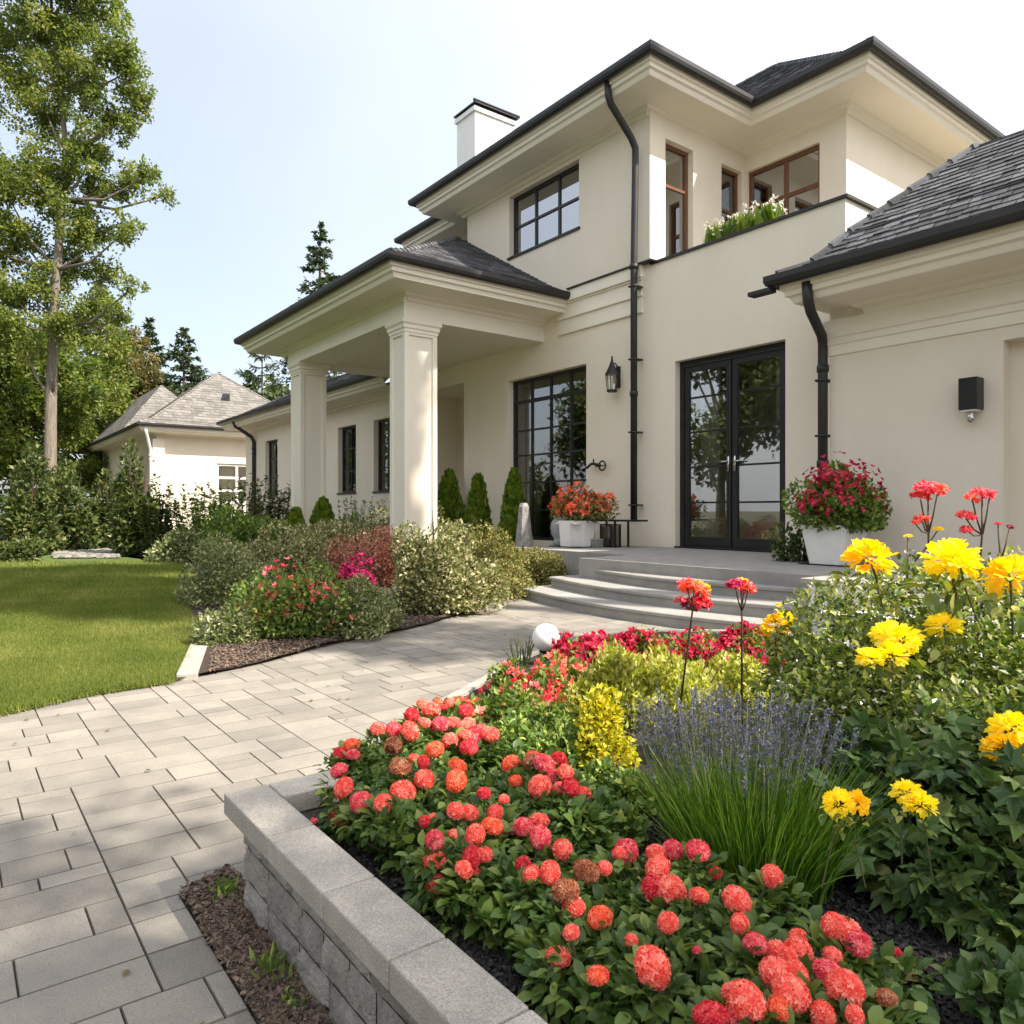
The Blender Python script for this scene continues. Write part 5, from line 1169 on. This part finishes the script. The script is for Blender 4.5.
# golden and chartreuse shrubs
px_shrub('golden_shrub', 'bright golden yellow leaved shrub left of the reed clump', 602, 784, 62, 78, 5200, .022, M['lf_yellow'], zb=.15, k=22, lump=.34)
YG = 'chartreuse shrubs behind the reeds'
def chart(label, u, v, w_, h_, n=7000):
    s_ = px_shrub('chartreuse_shrub', label, u, v, w_, h_, n, .024, M['lf_chart'], zb=.12, k=34, lump=.30, group=YG, droop=-.6); return s_
chart('chartreuse shrub with cream tips behind the golden shrub', 614, 746, 100, 84, 12000); chart('chartreuse shrub in the middle behind the lavender flowers', 690, 748, 110, 90, 13000); chart('greener chartreuse shrub at the right behind the reeds', 766, 750, 100, 90, 11000)
chart('chartreuse shrub right behind the red flower row', 664, 712, 90, 50, 6000); chart('chartreuse shrub between the red flower row and the big bush', 738, 712, 90, 50, 6000)
# reed and lavender clump
rc, t = on_z(752, 872, .20); root = empty('reed_clump', (rc[0], rc[1], .18), 'dense clump of upright green reeds below the lavender flowers', 'ornamental grass'); mb = MB(); n = 1900
for i in range(n):
    a_ = rs.uniform(0, 6.28); q = .13*math.sqrt(rs.rand()); b0 = np.array([math.cos(a_)*q*1.2, math.sin(a_)*q, 0]); out = b0*rs.uniform(.3, 1.0)+rs.normal(size=3)*.025; out[2] = 0
    hh = rs.uniform(.15, .30); s = np.linspace(0, 1, 5)[:, None]; C = b0+out*(s**1.6)+np.array([0, 0, 1])*hh*(s-.10*s**3); wd = (.0021*(1-s)+.0003); sd = unit(np.array([[rs.normal(), rs.normal(), 0]]))
    V = np.concatenate([C-sd*wd, C+sd*wd]); mb.add(V, np.array([[j, j+1, j+6, j+5] for j in range(4)]), 0, rs.rand())
mb.build('blades', M['lf_reed'], root)
lv = empty('lavender', (rc[0]-.13, rc[1]+.13, .17), 'blue grey lavender flowers rising over the reed clump', 'lavender'); mb = MB(); st = MB(); n = 520
for i in range(n):
    a_ = rs.uniform(0, 6.28); q = .21*math.sqrt(rs.rand()); b0 = np.array([math.cos(a_)*q*.8, math.sin(a_)*q*.8, 0]); e = b0*1.5+np.array([rs.normal()*.02, rs.normal()*.02, rs.uniform(.27, .37)-q*.2])
    st.add(np.array([b0-[.0008, 0, 0], b0+[.0008, 0, 0], e+[.0006, 0, 0], e-[.0006, 0, 0]]), np.array([[0, 1, 2, 3]]))
    k_ = 16; f = rs.rand(k_)[:, None]; d = unit(e-b0); P = e-d*f*.05+rs.normal(size=(k_, 3))*.002; leaves(mb, Q1, P, unit(sph(k_)+d*.6), sph(k_), .0075*rs.uniform(.6, 1.2, k_))
mb.build('flower_spikes', M['p_lav'], lv); st.build('stems', M['lf_greygreen'], lv)

# big shrub at right: small glossy leaves above, lobed leaves below
bs = empty('yellow_flower_bush', (-.58, 1.75, .22), 'large green bush with yellow frilled flowers filling the right side of the raised bed', 'flowering bush')
def cloud(cs, n, size, tm, m, name, parent, up=.8, dr=0, jit=.7):
    cs = np.array(cs, float); wts = cs[:, 3]**2; i = rs.choice(len(cs), n, p=wts/wts.sum()); d = sph(n); P = cs[i, :3]+d*(cs[i, 3]*rs.uniform(.15, 1.05, n)**.5)[:, None]
    P[:, 2] = np.maximum(P[:, 2], float(parent.location[2])*0+.015)
    mb = MB(); leaves(mb, tm, P, unit(d*.6+sph(n)*jit+np.array([0, 0, -dr])), unit(d*.35+sph(n)*.4+np.array([0, 0, up])), size*rs.uniform(.6, 1.3, n)); return mb.build(name, m, parent, tm is L8)
def rel(u, v, t): return at_t(u, v, t)-np.array(bs.location)
up_c = []
for (u, v, t, r) in [(830,640,2.1,.16),(870,620,2.2,.16),(920,610,2.2,.17),(980,620,2.1,.18),(1040,620,2.1,.2),(850,690,1.95,.17),(900,670,2.0,.17),(960,680,1.95,.18),(1020,690,1.9,.18),(820,720,1.9,.13),(880,740,1.8,.15),(940,740,1.75,.16),(1000,760,1.7,.17),(1060,720,1.8,.2),(800,670,2.2,.12),(790,700,2.1,.10)]:
    up_c.append((*rel(u, v, t), r))
cloud(up_c, 22000, .023, Q1, M['lf_bush'], 'foliage', bs)
low_c = []
for (u, v, t, r) in [(860,830,1.55,.10),(900,800,1.6,.13),(950,820,1.5,.13),(1010,820,1.45,.14),(920,870,1.42,.10),(975,880,1.38,.11),(1030,890,1.35,.12),(880,780,1.7,.12),(990,930,1.32,.07),(1040,780,1.6,.15),(940,770,1.65,.13),(940,905,1.4,.07)]:
    low_c.append((*rel(u, v, t), r))
cloud(low_c, 1700, .062, MAPLE, M['lf_maple'], 'lobed_leaves', bs, up=.5, dr=.15, jit=.5)
cloud(low_c, 1200, .035, L8, M['lf_dark'], 'inner_leaves', bs)
# sunlit leaf glints laid on as cream flecks among the leaves
cl = np.array(up_c); mb = MB(); n = 420; i = rs.choice(len(cl), n); d = sph(n); d[:, 2] = np.abs(d[:, 2]); P = cl[i, :3]+d*(cl[i, 3]*1.02)[:, None]
for j in range(4): leaves(mb, Q1, P, unit(sph(n)), d, .009*rs.uniform(.6, 1.3, n))
f = mb.build('leaf_glints', M['p_white'], bs); f['kind'] = 'stuff'
st = MB()
ylist = [(870,558,52,2.0,1),(951,560,60,1.9,0),(1010,576,56,1.75,1),(900,640,44,1.75,0),(886,634,34,1.8,0),(892,655,36,1.72,0),(870,658,30,1.72,0),(944,626,38,1.85,0),(776,626,34,2.2,1),(838,803,34,1.12,0),(857,802,28,1.12,1),(906,792,32,1.30,0),(920,804,34,1.28,0),(1010,728,44,1.5,0),(1000,748,36,1.48,1),(1022,745,40,1.5,0),(960,566,40,1.88,0),(785,618,22,2.2,0)]
for i, (u, v, d, t, c_) in enumerate(ylist):
    P = rel(u, v, t); hd = bpy.data.objects.new('flower_head', YB[c_ if c_ else (0, 2)[i % 2]]); col.objects.link(hd); hd.parent = bs; hd.location = P; s_ = d*t/F*.84; hd.scale = (s_, s_, s_*.9); hd.rotation_euler = (rs.normal()*.28, rs.normal()*.28, rs.uniform(0, 6))
    b0 = P+np.array([rs.normal()*.02, abs(rs.normal())*.03, -.14]); st.tube([b0, (b0+P)/2+np.array([rs.normal()*.008, rs.normal()*.008, .01]), P], [.035*s_, .03*s_, .025*s_], 6)
    m_ = 16; Pl = P+np.array([0, 0, -.5*s_])+sph(m_)*np.array([.5, .5, .4])*s_; yl = globals().setdefault('YL', MB()); leaves(yl, L8, Pl, unit(sph(m_)+np.array([0, 0, -.2])), unit(sph(m_)*.4+np.array([0, 0, 1.])), rs.uniform(.25, .5, m_)*s_)
for c_ in up_c+low_c: st.tube([(c_[0]*.3, c_[1]*.3, 0), (c_[0]*.8, c_[1]*.8, c_[2]*.6), c_[:3]], [.008, .005, .002], 5)
st.build('stems', M['stem'], bs); YL.build('upper_leaves', M['lf_bush'], bs)
# second smaller leafy plant at the right bottom edge
b, t = on_z(1010, 1000, .24); shrub('low_plant', 'small leafy plant at the lower right corner on the mulch', 'plant', (b[0], b[1], .235), (.08, .08, .07), 220, .03, M['lf_maple'], tmpl=L8, k=6)

# single tall flower stems
def tallflower(label, u0, v0, t, heads_, name='tall_flower', zb=.2, sm='stem_brown', lv=8, group=None):
    base = at_t(u0, v0, t); z_ = float(bed_z(base[0], base[1])) if base[1] < 4.8 else 0.0
    root = empty(name, (base[0], base[1], z_), label, 'tall flower', group); mb = MB(); b_ = np.array(root.location); lf = MB()
    jt = None
    for i, (u, v, d, c_) in enumerate(heads_):
        P = at_t(u, v, t+rs.uniform(-.03, .03))-b_
        if i == 0: q = P*.86+rs.normal(size=3)*.004; mb.tube([(0, 0, 0), tuple(q), tuple(P)], [.0042, .0032, .0022], 6); jt = q
        else: mb.tube([tuple(jt), tuple((jt+P)/2+np.array([0, 0, -.01])), tuple(P)], [.003, .0024, .002], 5)
        hd = bpy.data.objects.new('flower_head', SB[c_]); col.objects.link(hd); hd.parent = root; hd.location = P; s_ = d*t/F; hd.scale = (s_, s_, s_*.8); hd.rotation_euler = (rs.normal()*.2, rs.normal()*.2, rs.uniform(0, 6))
    if lv: 
        s = rs.uniform(.2, .9, lv)[:, None]; P = jt*s; leaves(lf, L8, P, unit(sph(lv)*np.array([1, 1, .3])), unit(sph(lv)*.3+np.array([0, 0, 1.])), .035*rs.uniform(.6, 1.2, lv)); lf.build('leaves', M['lf_dark'], root)
    mb.build('stems', M[sm], root, True); return root
tallflower('tall stem with an orange and a pink bloom above magenta ones, left of its pair', 676, 770, 2.5, [(694,590,34,'p_orange'),(687,585,26,'p_pink'),(700,588,24,'p_amber'),(696,605,32,'p_magenta'),(683,602,20,'p_pink'),(702,604,24,'p_red')], lv=4)
tallflower('tall stem with one pink and orange bloom in front of the steps', 742, 770, 2.5, [(741,588,32,'p_pink'),(735,585,20,'p_magenta'),(744,585,20,'p_amber'),(748,590,20,'p_coral')], lv=4)
tallflower('short stem with a single red bud before the right end of the steps', 790, 700, 2.4, [(772,655,10,'p_red'),(779,606,10,'p_amber')], lv=3)
tallflower('thin stem with a flat red pink bloom against the garage wall', 930, 640, 2.2, [(928,491,34,'p_pink'),(920,497,22,'p_red'),(938,490,22,'p_coral'),(922,520,20,'p_coral'),(915,523,10,'p_red')], lv=6)
tallflower('thin stem with pink blooms right of the flat bloom', 962, 640, 2.15, [(982,495,24,'p_pink'),(972,499,18,'p_coral'),(965,517,24,'p_pink'),(966,530,14,'p_red'),(990,494,14,'p_pink')], lv=8)
tallflower('thin dark seed head stem at the right edge', 1000, 640, 2.1, [(998,524,8,'p_red'),(1010,527,8,'p_magenta')], lv=14)
tallflower('thin stem with a small yellow green bud', 912, 630, 2.2, [(908,537,10,'p_yellow'),(938,530,12,'p_yellow')], lv=6)
tallflower('small red flower sprig on the mulch in front of the lobed leaves', 930, 990, 1.2, [(912,968,14,'p_coral'),(903,964,8,'p_red'),(963,985,18,'p_orange')], lv=4)
# weeds in the strip beside the planter
for (u, v, w_, h_, lab) in [(232, 893, 40, 24, 'tuft of grass where the strip meets the planter corner'), (275, 972, 26, 34, 'green weed tuft in the strip beside the planter wall'), (300, 1004, 24, 26, 'small broad leaved weed at the foot of the planter wall')]:
    P, t = on_z(u, v, .005); rt = empty('weed', (P[0], min(P[1], .55), .004), lab, 'weed', 'weeds in the strip beside the planter'); mb = MB(); n = 70; Pn = np.zeros((n, 3)); Pn[:, :2] = rs.normal(size=(n, 2))*.014; Pn[:, 0] *= 1.6
    D = rs.normal(size=(n, 3))*.55; D[:, 2] = .8; leaves(mb, QN if 'broad' not in lab else L8, Pn, D, unit(sph(n)*.5+np.array([0, 0, .6])), rs.uniform(.015, .05, n) if 'broad' not in lab else rs.uniform(.01, .028, n)); mb.build('blades', M['lf_green'], rt)
